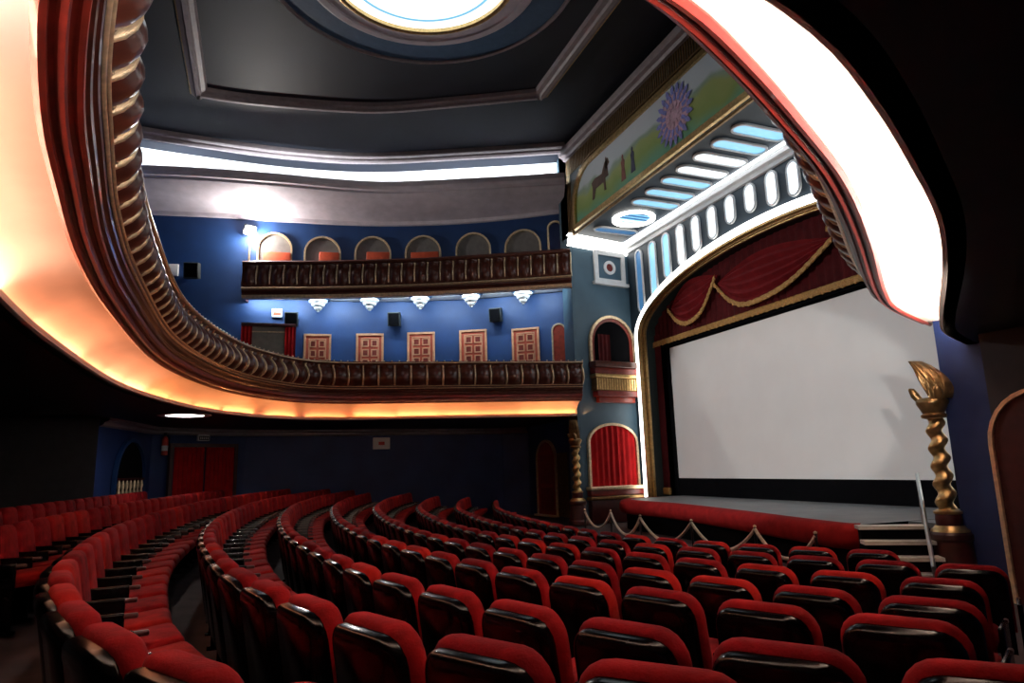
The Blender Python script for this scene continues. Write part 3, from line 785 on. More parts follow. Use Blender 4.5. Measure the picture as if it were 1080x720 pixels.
# tower side faces
mb = MB().quad_grid([[P(-UFR, YF, -1.8), P(-UFR, YF, ZF)], [P(-UAR, YA, -1.8), P(-UAR, YA, ZA)]])
struct('wall_tower_left', mb, 'tower_blue', 'splayed blue tower face left of the stage opening')
mb = MB().quad_grid([[P(UFR+.1, YF, -1.8), P(UFR+.1, YF, ZF)], [P(URR, YA, -1.8), P(URR, YA, ZA)]])
struct('wall_tower_right', mb, 'tower_blue', 'splayed tower face right of the stage opening')
mb = MB().quad_grid([[P(-UFR, YF, ZF), P(UFR+.1, YF, ZF)], [P(-UAR, YA, ZA), P(URR, YA, ZA)]])
struct('wall_stage_soffit', mb, 'slot_wall', 'sloping dark soffit above the stage with glowing slots')
# arch wall
mb = MB(); N = 48
us = [A0-A1+2*A1*(1-math.cos(PI*i/N))/2 for i in range(N+1)]
mb.quad_grid([[P(u, YA, arch_z(u)), P(u, YA, ZA)] for u in us])
mb.quad_grid([[P(-UAR, YA, -1.8), P(-UAR, YA, ZA)], [P(A0-A1, YA, -1.8), P(A0-A1, YA, ZA)]])
mb.quad_grid([[P(A0+A1, YA, -1.8), P(A0+A1, YA, ZA)], [P(URR+.4, YA, -1.8), P(URR+.4, YA, ZA)]])
struct('wall_stage_arch', mb, 'slot_wall', 'dark wall with glowing slots around the stage arch')
def arch_line(off, z0, y):
    "points of the arch edge moved outward by off"
    pts = [P(A0-A1-off, y, z0)]
    pts += [P(A0-A1-off, y, z0+(ASP-z0)*k/6) for k in range(1, 6)]
    for i in range(N+1):
        th = PI-PI*i/N
        pts.append(P(A0+(A1+off)*math.cos(th), y, ASP+(ARISE+off)*math.sin(th)))
    pts += [P(A0+A1+off, y, ASP+(z0-ASP)*k/6) for k in range(1, 7)]
    return pts
fr_ = Local('proscenium_arch', 'white plaster stage arch, lit look put in as emission, with gilt inner moulding', 'arch', P(A0, YA, DECK))
def arch_strip(o0, y0, o1, y1):
    return MB().quad_grid([arch_line(o0, -1.2, y0), arch_line(o0, -1.2, y1), arch_line(o1, -1.2, y1), arch_line(o1, -1.2, y0)], closed_v=True)
fr_.add('glow_plaster_band', arch_strip(.05, YA-.02, .29, YA-.12), 'glow_plaster')  # plaster band, its emission standing in for light falling on it
fr_.add('gilt_moulding', arch_strip(.0, YA-.02, .06, YA-.14), 'gold', smooth=False)
fr_.add('inner_moulding', arch_strip(-.05, YA+.04, .0, YA-.03), 'gold_dark')
fr_.add('inner_gilt', arch_strip(-.09, YA+.10, -.05, YA+.02), 'gold')
fr_.add('reveal', MB().quad_grid([arch_line(-.07, -1.2, YA+.05), arch_line(-.07, -1.2, YA+.60)]), 'reveal_green')
# cornices
cor = Local('stage_cornice', 'white stepped cornice running above the tower and the arch', 'cornice', P(-UAR, YA, ZA-.3))
mb = MB()
a, b = P(-UFR, YF, ZF), P(-UAR, YA, ZA)
dirv = (b-a); inn = Vector((1, -.15, 0)).normalized()
def strip(mb, a, b, inn, prof):
    mb.quad_grid([[a+inn*o+EZ*z for o, z in prof], [b+inn*o+EZ*z for o, z in prof]])
prf = [(0, -.34), (.10, -.30), (.12, -.18), (.22, -.14), (.26, -.04), (.30, 0), (.0, .0)]
strip(mb, a-dirv.normalized()*.12, b, inn, prf)
cor.add('tower_cornice', mb, 'glow_plaster')  # plaster cornice given the same emission to look lit
mb = MB(); strip(mb, P(-UAR, YA, ZA), P(URR, YA, ZA), Vector((0, -1, 0)), [(0, -.30), (.06, -.28), (.08, -.18), (.16, -.14), (.18, -.04), (.24, 0), (0, 0)])
cor.add('arch_cornice', mb, 'plaster_white')
mb = MB(); strip(mb, P(-UAR+.25, YA, ZA), P(URR-.25, YA, ZA), Vector((0, -1, 0)), [(.25, -.01), (.34, -.01), (.34, -.05), (.25, -.05), (.25, -.01)])
cor.add('light_strip', mb, 'led_white')

# glowing slots in the arch wall: (px x, y top, y bottom, pane)
SL = [(676, 262, 330, 'slot_deep'), (690, 253, 313, 'slot_blue'), (704, 243, 294, 'slot_blue'), (719, 232, 281, 'slot_white'), (735, 225, 266, 'slot_white'), (752, 213, 253, 'slot_white'),
      (771, 203, 237, 'slot_white'), (792, 191, 225, 'slot_white'), (815, 177, 218, 'slot_white'), (838, 168, 208, 'slot_white')]
ex, ny_ = Vector((1, 0, 0)), Vector((0, -1, 0))
def slot(org, e1, e2, n, w, h, m, label, group, deep=False):
    L = Local('light_slot', label, 'light slot', org, group)
    L.add('frame', MB().ring(stadium(w, h), stadium(w, h, inset=.055), org, e1, e2, n, .05), 'plaster_white')
    L.add('glass_pane', MB().poly(stadium(w, h, inset=.055), org+n*.004, e1, e2, n, .012), m)
for i, (x, y0, y1, m) in enumerate(SL):
    a, b = at_y(x, y0, YA), at_y(x, y1, YA)
    u = (a.x+b.x)/2; zt = min(a.z, ZA-.33); zb = b.z
    slot(Vector((u, YA-.01, (zt+zb)/2)), ex, EZ, ny_, .42, zt-zb, m, 'upright glowing slot above the stage arch, %s from the tower' % ord_[i], 'upright slots over the stage arch')
last = u
for k in range(6):
    uu = last+(.78)*(k+1)-XC
    zb = arch_z(uu)+.50
    slot(P(uu, YA-.01, (ZA-.35+zb)/2), ex, EZ, ny_, .42, max(.75, ZA-.35-zb), 'slot_white', 'upright glowing slot above the stage arch, %s from the tower' % ord_[10+k], 'upright slots over the stage arch')
# slots in the sloping soffit
se2 = (P(0, YA, ZA)-P(0, YF, ZF)).normalized(); sn = ex.cross(se2)
if sn.z > 0: sn = -sn
def on_soffit(px, py):
    d = ray(px, py); o = P(0, YF, ZF); return d*(o.dot(sn)/d.dot(sn))
SS = [(642, 241.5, 'slot_deep'), (690, 213.5, 'slot_blue'), (704, 203, 'slot_blue'), (721, 191, 'slot_blue'), (741, 180, 'slot_white'), (762, 167.5, 'slot_white'), (783, 154, 'slot_blue'), (806, 139, 'slot_blue')]
for i, (x, y, m) in enumerate(SS):
    p = on_soffit(x, y)
    t = P(0, (YF+YA)/2, (ZF+ZA)/2); p = Vector((p.x, t.y, t.z))
    slot(p+sn*.01, ex, se2, sn, .46, 1.55, m, 'glowing slot in the sloping stage soffit, %s from the tower' % ord_[i], 'slots in the stage soffit')
p = on_soffit(664, 229); t = P(0, (YF+YA)/2, (ZF+ZA)/2); p = Vector((p.x, t.y, t.z))
L = Local('round_light', 'round glowing light set among the slots of the stage soffit', 'ceiling light', p+sn*.01)
circ = lambda r: [(r*math.cos(2*PI*i/28), r*math.sin(2*PI*i/28)) for i in range(28)]
L.add('frame', MB().ring(circ(.66), circ(.52), p+sn*.01, ex, se2, sn, .06), 'glow_plaster')
L.add('glass_pane', MB().poly(circ(.52), p+sn*.012, ex, se2, sn, .012), 'slot_blue')
for k in range(5):
    q = -.4+.2*k; hh = math.sqrt(.50**2-q*q)
    L.add('louvre', MB().box(p+sn*.035+ex*q, (.07, hh*1.9, .02), (ex, se2, sn)), 'slot_deep' if k > 1 else 'slot_white')

# mural
m0 = P(-5.35, 0, 0)
uL = m0.x; zb, zt = 7.52, 9.24; uR = uL+10.9
mur = Local('mural', 'wide framed landscape mural with figures and a blue flower medallion above the stage', 'mural', Vector(((uL+uR)/2, YF-.02, zb)))
mm = bpy.data.materials.new('mural_paint'); mm.use_nodes = True; nt = mm.node_tree; b = nt.nodes['Principled BSDF']; b.inputs['Roughness'].default_value = .6
tc = nt.nodes.new('ShaderNodeTexCoord'); sp_ = nt.nodes.new('ShaderNodeSeparateXYZ'); nt.links.new(tc.outputs['Object'], sp_.inputs[0])
n1 = nt.nodes.new('ShaderNodeTexNoise'); n1.inputs['Scale'].default_value = .8; nt.links.new(tc.outputs['Object'], n1.inputs['Vector'])
ma = nt.nodes.new('ShaderNodeMath'); ma.operation = 'MULTIPLY_ADD'; ma.inputs[1].default_value = .9; nt.links.new(n1.outputs['Fac'], ma.inputs[0]); nt.links.new(sp_.outputs['Z'], ma.inputs[2])
mr = nt.nodes.new('ShaderNodeMapRange'); mr.inputs['From Min'].default_value = .2; mr.inputs['From Max'].default_value = 2.35; nt.links.new(ma.outputs[0], mr.inputs['Value'])
rp = nt.nodes.new('ShaderNodeValToRGB'); nt.links.new(mr.outputs[0], rp.inputs['Fac'])
els = rp.color_ramp.elements
els[0].position = 0; els[0].color = (.08, .27, .20, 1)
els[1].position = 1; els[1].color = (.70, .77, .84, 1)
for pos, col in ((.18, (.15, .42, .25, 1)), (.34, (.26, .40, .10, 1)), (.50, (.38, .48, .15, 1)), (.58, (.32, .46, .36, 1)), (.64, (.66, .74, .78, 1))):
    e = els.new(pos); e.color = col
nt.links.new(rp.outputs['Color'], b.inputs['Base Color'])
def mural_outline(k):
    r = 1.15
    w2 = (uR-uL)/2
    pts = [(-w2+k, k)]
    for i in range(9):
        a = PI-PI/2*i/8
        pts.append((-w2+r+(r-k)*math.cos(a), (zt-zb)-r+(r-k)*math.sin(a)))
    for i in range(9):
        a = PI/2-PI/2*i/8
        pts.append((w2-r+(r-k)*math.cos(a), (zt-zb)-r+(r-k)*math.sin(a)))
    pts.append((w2-k, k))
    return pts
morg = Vector(((uL+uR)/2, YF-.02, zb))
mur.add('painting', MB().poly(mural_outline(.05), morg, ex, EZ, ny_, .02), mm)
mur.add('gold_frame', MB().ring(mural_outline(-.10), mural_outline(.05), morg, ex, EZ, ny_, .09), 'gold')
mur.add('outer_frame', MB().ring(mural_outline(-.24), mural_outline(-.18), morg, ex, EZ, ny_, .06), 'gold_dark')
mc = P(.27, YF-.05, 8.40)
md = mur.add('flower_medallion', MB().poly([(.62*math.cos(2*PI*i/24), .62*math.sin(2*PI*i/24)) for i in range(24)], mc, ex, EZ, ny_, .012), 'paint_pink')
for ring_, (n_, r0, ln, wd, m_) in enumerate(((20, .54, .26, .12, 'paint_blue'), (16, .36, .22, .10, 'paint_blue'), (11, .17, .18, .08, 'paint_pink'))):
    for k in range(n_):
        a = 2*PI*(k+.5*ring_)/n_; d1 = Vector((math.cos(a), 0, math.sin(a))); d2 = Vector((-math.sin(a), 0, math.cos(a)))
        mur.add('petal', MB().poly([(0, -wd/2), (ln*.6, -wd/2), (ln, 0), (ln*.6, wd/2), (0, wd/2)], mc+d1*r0+ny_*(.014+.004*ring_), d1, d2, ny_, .006), m_, parent=md)
def figure(px, py, h, m_, name='painted_figure'):
    p = at_y(px, py, YF-.045)
    pts = [(-.16, 0), (-.10, .5), (-.13, .72), (-.05, .82), (-.06, .93), (0, 1.0), (.06, .93), (.05, .82), (.13, .72), (.10, .5), (.16, 0)]
    mur.add(name, MB().poly([(a*h, b_*h) for a, b_ in pts], p, ex, EZ, ny_, .006), m_)
figure(668, 181, .74, 'paint_robe_dark'); figure(658, 190, .78, 'paint_robe_red'); figure(640, 186, .62, 'paint_brown')
p = at_y(634, 204, YF-.045)
mur.add('painted_horse', MB().poly([(-.55, .0), (-.5, .35), (-.55, .55), (-.35, .62), (.1, .58), (.3, .85), (.5, .92), (.58, .75), (.38, .6), (.3, .35), (.32, 0), (.22, 0), (.18, .28), (-.3, .28), (-.42, 0)], p, ex, EZ, ny_, .006), 'paint_brown')
# vertical ribs of the wall band
mb = MB()
for k in range(120):
    mb.box(P(-5.95+.1*k, YF-.012, (9.45+10.05)/2), (.04, .025, .60))
for k in range(3):
    mb.box(P(-5.95+.1*k, YF-.012, (7.5+9.45)/2), (.04, .025, 1.9))
o = mb.build('wall_band_rib', 'gold_dark', bpy.data.objects['wall_stage']); o['kind'] = 'stuff'

# ------------------------------------------------------------------ tower face: niche, box, roundel
T0, T1 = (XC-UFR, YF), (XC-UAR, YA)
te = Vector((T1[0]-T0[0], T1[1]-T0[1], 0)).normalized(); tn = Vector((te.y, -te.x, 0))
if tn.x < 0: tn = -tn
def on_tower(px, py): return at_wall(px, py, T0, T1)
# roundel frame
a, b_ = on_tower(625, 263), on_tower(659, 302)
c = (a+b_)/2; w = (Vector((b_.x, b_.y, 0))-Vector((a.x, a.y, 0))).length; h = (a.z-b_.z)*.98
L = Local('roundel_panel', 'white square frame with small round window high on the tower', 'window', c)
sq = lambda k: [(-w/2+k, -h/2+k), (-w/2+k, h/2-k), (w/2-k, h/2-k), (w/2-k, -h/2+k)]
L.add('square_frame', MB().ring(sq(0), sq(.15), c, te, EZ, tn, .08), 'plaster_white')
L.add('field', MB().poly(sq(.15), c, te, EZ, tn, .015), 'tower_blue')
L.add('round_frame', MB().ring(circ(.24), circ(.14), c, te, EZ, tn, .06), 'plaster_white')
L.add('round_pane', MB().poly(circ(.14), c+tn*.01, te, EZ, tn, .015), 'door_panel')
L.add('sill', MB().box(c-EZ*(h/2+.02)+tn*.07, (w*1.12, .16, .10), (te, tn, EZ)), 'plaster_white')
# upper niche with box front
a, b_ = on_tower(621.5, 384), on_tower(669, 384); t = on_tower(645, 333.5)
c = (a+b_)/2; w = (b_-a).length; zb = c.z-.1; h = t.z-zb
L = Local('upper_stage_box', 'arched stage box with maroon and gold parapet on the tower', 'theatre box', Vector((c.x, c.y, zb)))
org = Vector((c.x, c.y, zb))+tn*.01
o_, i_ = arch_outline(w, h), arch_outline(w, h, inset=.09)
L.add('frame', MB().ring(o_, i_, org, te, EZ, tn, .09, closed=False), 'gilt_pale')
L.add('red_reveal', MB().ring(i_, arch_outline(w, h, inset=.20), org, te, EZ, tn, .04, closed=False), 'door_panel')
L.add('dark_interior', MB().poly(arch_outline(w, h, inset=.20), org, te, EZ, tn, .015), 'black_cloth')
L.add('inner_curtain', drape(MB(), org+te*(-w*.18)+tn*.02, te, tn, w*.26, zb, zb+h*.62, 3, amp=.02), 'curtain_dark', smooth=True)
def strip_box(L, name, z0, z1, dep, wid, m, smooth=False):
    cc = Vector((c.x, c.y, (z0+z1)/2))+tn*(dep/2)
    return L.add(name, MB().rbox(cc, (wid, dep, z1-z0), min(.03, (z1-z0)*.3), (te, tn, EZ)), m, smooth=True, autosmooth=.5)
zz_ = lambda y: on_tower(645, y).z
strip_box(L, 'parapet_rail', zz_(389), zz_(383), .40, w*1.04, 'maroon')
strip_box(L, 'parapet', zz_(396), zz_(389), .30, w*1.0, 'maroon_mould')
strip_box(L, 'gold_rail', zz_(399.5), zz_(396), .36, w*1.02, 'gold')
strip_box(L, 'fluted_band', zz_(413), zz_(399.5), .28, w*.96, 'gold_dark')
zf0, zf1 = zz_(412), zz_(400.5)
for k in range(18):
    L.add('flute', MB().box(Vector((c.x, c.y, (zf0+zf1)/2))+te*(w*(-.46+.92*k/17))+tn*.285, (w*.028, .03, zf1-zf0), (te, tn, EZ)), 'gold')
strip_box(L, 'lower_moulding', zz_(419), zz_(413), .30, w*.92, 'maroon_mould')
strip_box(L, 'base_moulding', zz_(425), zz_(419), .18, w*.80, 'door_red')
# lower niche with red curtain
a, b_ = on_tower(620, 500), on_tower(673, 500); t = on_tower(647, 446)
c = (a+b_)/2; w = (b_-a).length; zb = zz_(512.5); h = t.z-zb
L = Local('lower_stage_box', 'arched stage box closed by a bright red curtain', 'theatre box', Vector((c.x, c.y, zb)))
org = Vector((c.x, c.y, zb))+tn*.01
sp = h-.75
def seg_arch(inset, n=14):
    r = w/2-inset; ri = .62-inset
    return [(-r, 0), (-r, h-.62)]+[(r*math.cos(PI-PI*i/n), h-.62+ri*math.sin(PI-PI*i/n)) for i in range(1, n)]+[(r, h-.62), (r, 0)]
L.add('frame', MB().ring(seg_arch(0), seg_arch(.08), org, te, EZ, tn, .10, closed=False), 'gilt_pale')
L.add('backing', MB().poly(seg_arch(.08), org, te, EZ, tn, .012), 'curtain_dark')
rows = []
prof_a = seg_arch(.09, 28)[1:-1]
for j in range(7):
    tt = j/6
    row = []
    for i in range(43):
        q = -1+2*i/42; x_ = q*(w/2-.09)
        top_ = h-.62+(.62-.09)*math.sqrt(max(0, 1-q*q))
        row.append(org+te*x_+EZ*(top_*(1-tt))+tn*(.05+.028*math.cos(i*PI/2.5+.3*math.sin(i))))
    rows.append(row)
L.add('curtain', MB().quad_grid(rows), 'curtain_red', smooth=True)
strip_box(L, 'ledge', zz_(516), zz_(512), .30, w*1.10, 'gilt_pale')
strip_box(L, 'parapet', zz_(522), zz_(516), .22, w*1.06, 'maroon_mould')
strip_box(L, 'gold_moulding', zz_(526), zz_(522.5), .28, w*1.10, 'gold_dark')
strip_box(L, 'plinth', FLOOR_FRONT, zz_(526), .20, w*1.04, 'dark_red_wood')

# ------------------------------------------------------------------ twisted columns
def twisted_column(u, y, label, side):
    bz = FLOOR_FRONT; base = P(u, y, bz)
    L = Local('twisted_column', label, 'column', base, 'twisted gilt columns by the stage')
    c = P(u, y, 0)
    L.add('plinth', MB().lathe([(0, -1.77), (.32, -1.77), (.32, -1.66), (.28, -1.62), (.24, -1.20), (.27, -1.16), (.27, -1.10), (.24, -1.06), (0, -1.06)], c, 20), 'dark_red_wood', smooth=True, autosmooth=.6)
    L.add('base_ring', MB().lathe([(.22, -1.14), (.25, -1.10), (.24, -1.04), (.20, -1.01), (.18, -.98)], c, 20), 'gold', smooth=True)
    L.add('drum', MB().lathe([(.16, -1.0), (.17, -.90), (.16, -.82)], c, 20), 'dark_red_wood', smooth=True)
    rows = []
    nz = 64; z0, z1 = -.82, .54
    for i in range(nz+1):
        t = i/nz; z = z0+(z1-z0)*t
        row = []
        for j in range(20):
            a = 2*PI*j/20
            r = .115+.028*math.cos(1*(a)-2*PI*5.4*t)-.012*t
            row.append((c.x+r*math.cos(a), c.y+r*math.sin(a), z))
        rows.append(row)
    L.add('shaft', MB().quad_grid(rows, closed_u=True), 'gold', smooth=True)
    L.add('neck_ring', MB().lathe([(.12, -.84), (.18, -.82), (.18, -.79), (.12, -.76)], c, 20), 'gold', smooth=True)
    cap = L.add('capital', MB().lathe([(.11, .52), (.16, .53), (.17, .57), (.14, .60), (.17, .66), (.21, .74), (.21, .78), (.16, .82), (0, .82)], c, 20), 'gold_dark', smooth=True)
    # shell leaf on top, leaning over the stage
    rows = []
    for i in range(9):
        t = i/8; z = .80+.58*t
        wd = .20*math.sin(PI*min(1, .18+.80*t))**.7+.02
        lean = side*(-.10+.22*t*t)
        row = []
        for j in range(25):
            s_ = -1+2*j/24
            rr = .022*math.cos(j*PI/2+t*3.0*side)
            row.append((c.x+lean+s_*wd*.9, c.y-.10+.16*abs(s_)**2-.10*t+rr, z+.0*s_))
        rows.append(row)
    back = [[(p[0], p[1]+.07, p[2]) for p in r] for r in rows]
    mb = MB().quad_grid(rows); mb.quad_grid(back)
    mb.quad_grid([[r[0] for r in rows], [r[0] for r in back]]); mb.quad_grid([[r[-1] for r in rows], [r[-1] for r in back]]); mb.quad_grid([rows[-1], back[-1]])
    L.add('shell_leaf', mb, 'gold_dark', smooth=False)
    for s_ in (-1, 1):
        L.add('side_leaf', MB().tube([(c.x+s_*.14, c.y-.05, .78), (c.x+s_*.19, c.y-.09, .88), (c.x+s_*.20, c.y-.13, .95), (c.x+s_*.23, c.y-.15, .97)], [.05, .06, .045, .015], 8), 'gold_dark', smooth=True)
twisted_column(-6.0, YF-.12, 'gilt twisted column left of the red-curtained stage box', 1)
twisted_column(6.0, YF-.12, 'large gilt twisted column at the right edge of the screen', -1)
# floor pier under the left tower beside column
struct('wall_pier_right', MB().box(P(7.2, YF+.25, 0), (1.2, .3, 3.8)), 'night_blue', 'blue strip of wall right of the large column')

# right door
pa = at_y(1049, 470, 8.6); org = Vector((pa.x+.62, 8.6, FLOOR_FRONT))
rt = at_y(1062, 411, 8.6)
L = Local('arched_side_door', 'dark red arched door at the right edge beyond the column', 'door', org)
w = 1.3; h = rt.z-org.z
o_, i_ = arch_outline(w, h), arch_outline(w, h, inset=.05)
L.add('frame', MB().ring(o_, i_, org, ex, EZ, ny_, .07, closed=False), 'gilt_pale')
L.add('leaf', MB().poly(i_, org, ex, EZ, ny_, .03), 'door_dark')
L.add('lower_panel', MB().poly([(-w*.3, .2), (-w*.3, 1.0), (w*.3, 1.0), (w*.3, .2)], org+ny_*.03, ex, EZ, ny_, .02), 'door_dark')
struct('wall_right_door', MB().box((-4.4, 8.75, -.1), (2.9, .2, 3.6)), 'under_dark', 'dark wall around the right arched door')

# ------------------------------------------------------------------ stage, screen, curtains
YS = 12.3
lip = catmull([(-17.95, 11.3), (-17.75, 10.2), (-16.9, 9.72), (-14.6, 9.62), (-11.6, 9.1), (-9.35, 8.6), (-8.25, 8.42), (-7.98, 8.55)], 10)
LPF = frames(resample(lip, .2), inward=(XC, 4))
st = Local('stage', 'grey stage floor with rounded red carpeted front edge', 'stage', P(0, 10, FLOOR_FRONT))
rows = [[(f[0], f[1], DECK) for f in LPF], [(min(max(f[0]-.0, -18.6), -7.0), 11.2, DECK) for f in LPF], [(min(max(f[0], -18.6), -7.0), 12.75, DECK) for f in LPF]]
st.add('deck', MB().quad_grid(rows), 'stage_grey')
st.add('deck_right', MB().box((-7.50, 11.05, DECK-.04), (.9, 3.1, .08)), 'stage_grey')
st.add('carpet_edge', MB().sweep(LPF, [(-.20, DECK+.005), (0, DECK+.01), (.08, DECK-.02), (.13, DECK-.09), (.14, DECK-.22), (.10, DECK-.33), (0, DECK-.37), (-.1, DECK-.37)]), 'stage_red', smooth=True)
st.add('front_panel', MB().sweep(LPF, [(-.06, DECK-.36), (-.06, FLOOR_FRONT-.05)]), 'black_cloth')
# screen
sL, sR, sB, sT = at_y(716.7, 504.5, YS).x, P(5.1, 0, 0).x, -.47, 3.48
sB = at_y(850, 505, YS).z; sT = at_y(708.5, 366.5, YS).z
L = Local('cinema_screen', 'large pale cinema screen hanging in the stage opening', 'screen', Vector(((sL+sR)/2, YS, sB)))
L.add('sheet', MB().box(((sL+sR)/2, YS, (sB+sT)/2), (sR-sL, .03, sT-sB)), 'screen_white')
L.add('masking_bottom', MB().box(((sL+sR)/2, YS+.01, (sB+DECK)/2), (sR-sL+.5, .05, sB-DECK)), 'black_cloth')
for xx in (sL-.09, sR+.2): L.add('masking_side', MB().box((xx, YS-.01, (DECK+sT)/2), (.18 if xx < sL else .4, .06, sT-DECK)), 'black_cloth')
L.add('masking_top', MB().box(((sL+sR)/2, YS-.01, sT+.18), (sR-sL+.4, .06, .36)), 'black_cloth')
struct('wall_stage_back', MB().box(P(0, 13.0, 3), (15, .2, 9.2)), 'black_cloth', 'black back wall behind the screen')
# valance, swags and fringe
YV = 12.0
def pv(px, py): return at_y(px, py, YV)
vz = (pv(700, 360).z+pv(885, 296).z)/2+.02
L = Local('stage_valance', 'dark red swagged valance with gold fringe above the screen', 'valance', P(0, YV, vz))
rows = []
vx0, vx1 = A0-A1+.05, A0+A1-.05
NV = 220
for z_ in (vz, vz+.5, vz+1.0, ASP+ARISE-.02):
    rows.append([P(vx0+(vx1-vx0)*i/NV, YV+.10+.03*math.cos(i*1.3), min(z_, max(vz, arch_z(vx0+(vx1-vx0)*i/NV)-.02))) for i in range(NV+1)])
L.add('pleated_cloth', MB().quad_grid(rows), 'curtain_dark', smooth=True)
L.add('black_lining', MB().box(P(0, YV+.16, vz-.08), (vx1-vx0, .04, .22)), 'black_cloth')
def fringe(pts, drop, nm='fringe'):
    mbf = MB(); n_ = len(pts)
    rows = []
    for k, p in enumerate(pts):
        j = .012*math.cos(k*1.9)
        rows.append([p+Vector((0, -.03+j, .03)), p+Vector((0, -.06+j, 0)), p+Vector((0, -.05-j, -drop*(.8+.2*math.cos(k*2.4)))), p+Vector((0, -.01, -drop*.8))])
    return mbf.quad_grid(rows)
L.add('fringe', fringe([P(vx0+(vx1-vx0)*i/160, YV+.06, vz) for i in range(161)], .17), 'fringe_gold')
def swag(a, b, low, folds=5):
    "a, b: hang points (px), low: lowest point"
    A, B, C_ = a, b, low
    bottom = catmull([(A.x, A.z), ((A.x*.55+C_.x*.45), A.z*.28+C_.z*.72), (C_.x, C_.z), (B.x*.5+C_.x*.5, B.z*.22+C_.z*.78), (B.x, B.z)], 12)
    n_ = len(bottom)
    rows = []
    for j in range(31):
        t = j/30; row = []
        for i, q in enumerate(bottom):
            s_ = i/(n_-1)
            tx = A.x+(B.x-A.x)*s_; tz = A.z+(B.z-A.z)*s_+.35*math.sin(PI*s_)
            env = math.sin(PI*s_)
            row.append(Vector((tx+(q.x-tx)*t, YV-.02-.16*env*math.sin(PI*(.25+.6*t))-.055*env*math.cos(t*folds*2*PI), tz+(q.y-tz)*t)))
        rows.append(row)
    s = L.add('swag', MB().quad_grid(rows), 'swag_red', smooth=True)
    fp = [Vector((q.x, YV-.10, q.y)) for q in resample(bottom, n=60)]
    mbf = fringe(fp, .13)
    L.add('swag_fringe', mbf, 'fringe_gold', parent=s)
pA, pB, pC, pD, pE = pv(758, 290), pv(757, 299), pv(795, 318), pv(880, 252), pv(729, 339)
swag(pv(708, 326), pA, pE)
big_w = pv(880, 252).x-pB.x
swag(pB, pv(882, 250), pC)
xm = A0+XC
swag(Vector((2*xm-pA.x, YV, pA.z)), Vector((2*xm-pv(708, 326).x, YV, pv(708, 326).z)), Vector((2*xm-pE.x, YV, pE.z)))
# side leg curtains
for (xx, nm) in ((sL-.33, 'left'), (sR+.55, 'right')):
    L2 = Local('leg_curtain', 'narrow dark red side curtain at the %s of the screen' % nm, 'curtain', (xx, YS-.15, DECK), 'side curtains of the screen')
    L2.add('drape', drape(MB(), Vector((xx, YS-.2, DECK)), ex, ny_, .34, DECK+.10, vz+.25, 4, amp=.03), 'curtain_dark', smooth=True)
    L2.add('gold_hem', MB().rbox((xx, YS-.26, DECK+.13), (.36, .10, .22), .03), 'fringe_gold', smooth=True)

# stage steps with handrail
sx0, sx1 = -7.98, -7.30
L = Local('stage_steps', 'white-edged steps leading up to the stage beside the column', 'steps', (-7.6, 8.6, FLOOR_FRONT))
e_s = Vector((.56, .83, 0)).normalized(); n_s = Vector((.83, -.56, 0)).normalized()
so = Vector((-7.75, 8.83, 0))
for k in range(4):
    z_ = DECK-.02-.19*k
    c = so+n_s*(.14+.24*k)+Vector((0, 0, z_))
    L.add('riser', MB().box(c-EZ*((z_-FLOOR_FRONT)/2+.02), (.86, .22, z_-FLOOR_FRONT), (e_s, n_s, EZ)), 'black_cloth')
    L.add('tread', MB().box(c+n_s*.02, (.92, .27, .05), (e_s, n_s, EZ)), 'tread_white')
L = Local('handrail', 'thin steel handrail rising beside the stage steps', 'handrail', so+e_s*.52+n_s*1.1+EZ*FLOOR_FRONT)
h0 = at_y(967, 500, 9.35); h1 = at_z(985, 599, -1.40)
L.add('top_bar', MB().tube([h0, h1], .028), 'steel', smooth=True)
L.add('lower_bar', MB().tube([h0-EZ*.28+n_s*.02, h1-EZ*.25], .018), 'steel', smooth=True)
for q in (0.06, .94):
    pp = h0.lerp(h1, q)
    L.add('post', MB().tube([pp, Vector((pp.x, pp.y, DECK if q < .5 else FLOOR_FRONT))], .022), 'steel', smooth=True)

# rope barrier
posts = []
PX = [(616.7, 538), (644, 539), (675, 544.5), (729, 549.5), (796, 556), (860, 563)]
for i, (x, y) in enumerate(PX):
    p = at_z(x, y, -.87); posts.append(p)
    L = Local('rope_post', 'slim dark rope post before the stage, %s from the left' % ord_[i], 'rope post', (p.x, p.y, FLOOR_FRONT-.03), 'posts of the rope barrier')
    L.add('stem', MB().tube([Vector((p.x, p.y, -1.76)), Vector((p.x, p.y, -.86))], .018), 'dark_steel', smooth=True)
    L.add('base', MB().lathe([(0, -1.8), (.15, -1.8), (.15, -1.78), (.04, -1.75), (0, -1.75)], (p.x, p.y, 0), 16), 'dark_steel', smooth=True)
    L.add('finial', MB().lathe([(0, -.87), (.02, -.865), (.022, -.85), (.012, -.84), (0, -.835)], (p.x, p.y, 0), 10), 'gilt_pale', smooth=True)
for i, (a, b_) in enumerate(zip(posts, posts[1:])):
    d = (b_-a).length
    pts = [a.lerp(b_, t/16)+EZ*(-.02-(.26+.05*d)*(1-(2*t/16-1)**2)) for t in range(17)]
    tag(MB().tube(pts, .022, 8).build('barrier_rope', 'rope_white', smooth=True), 'pale slack rope before the stage, %s from the left' % ord_[i], 'rope', 'ropes of the barrier')

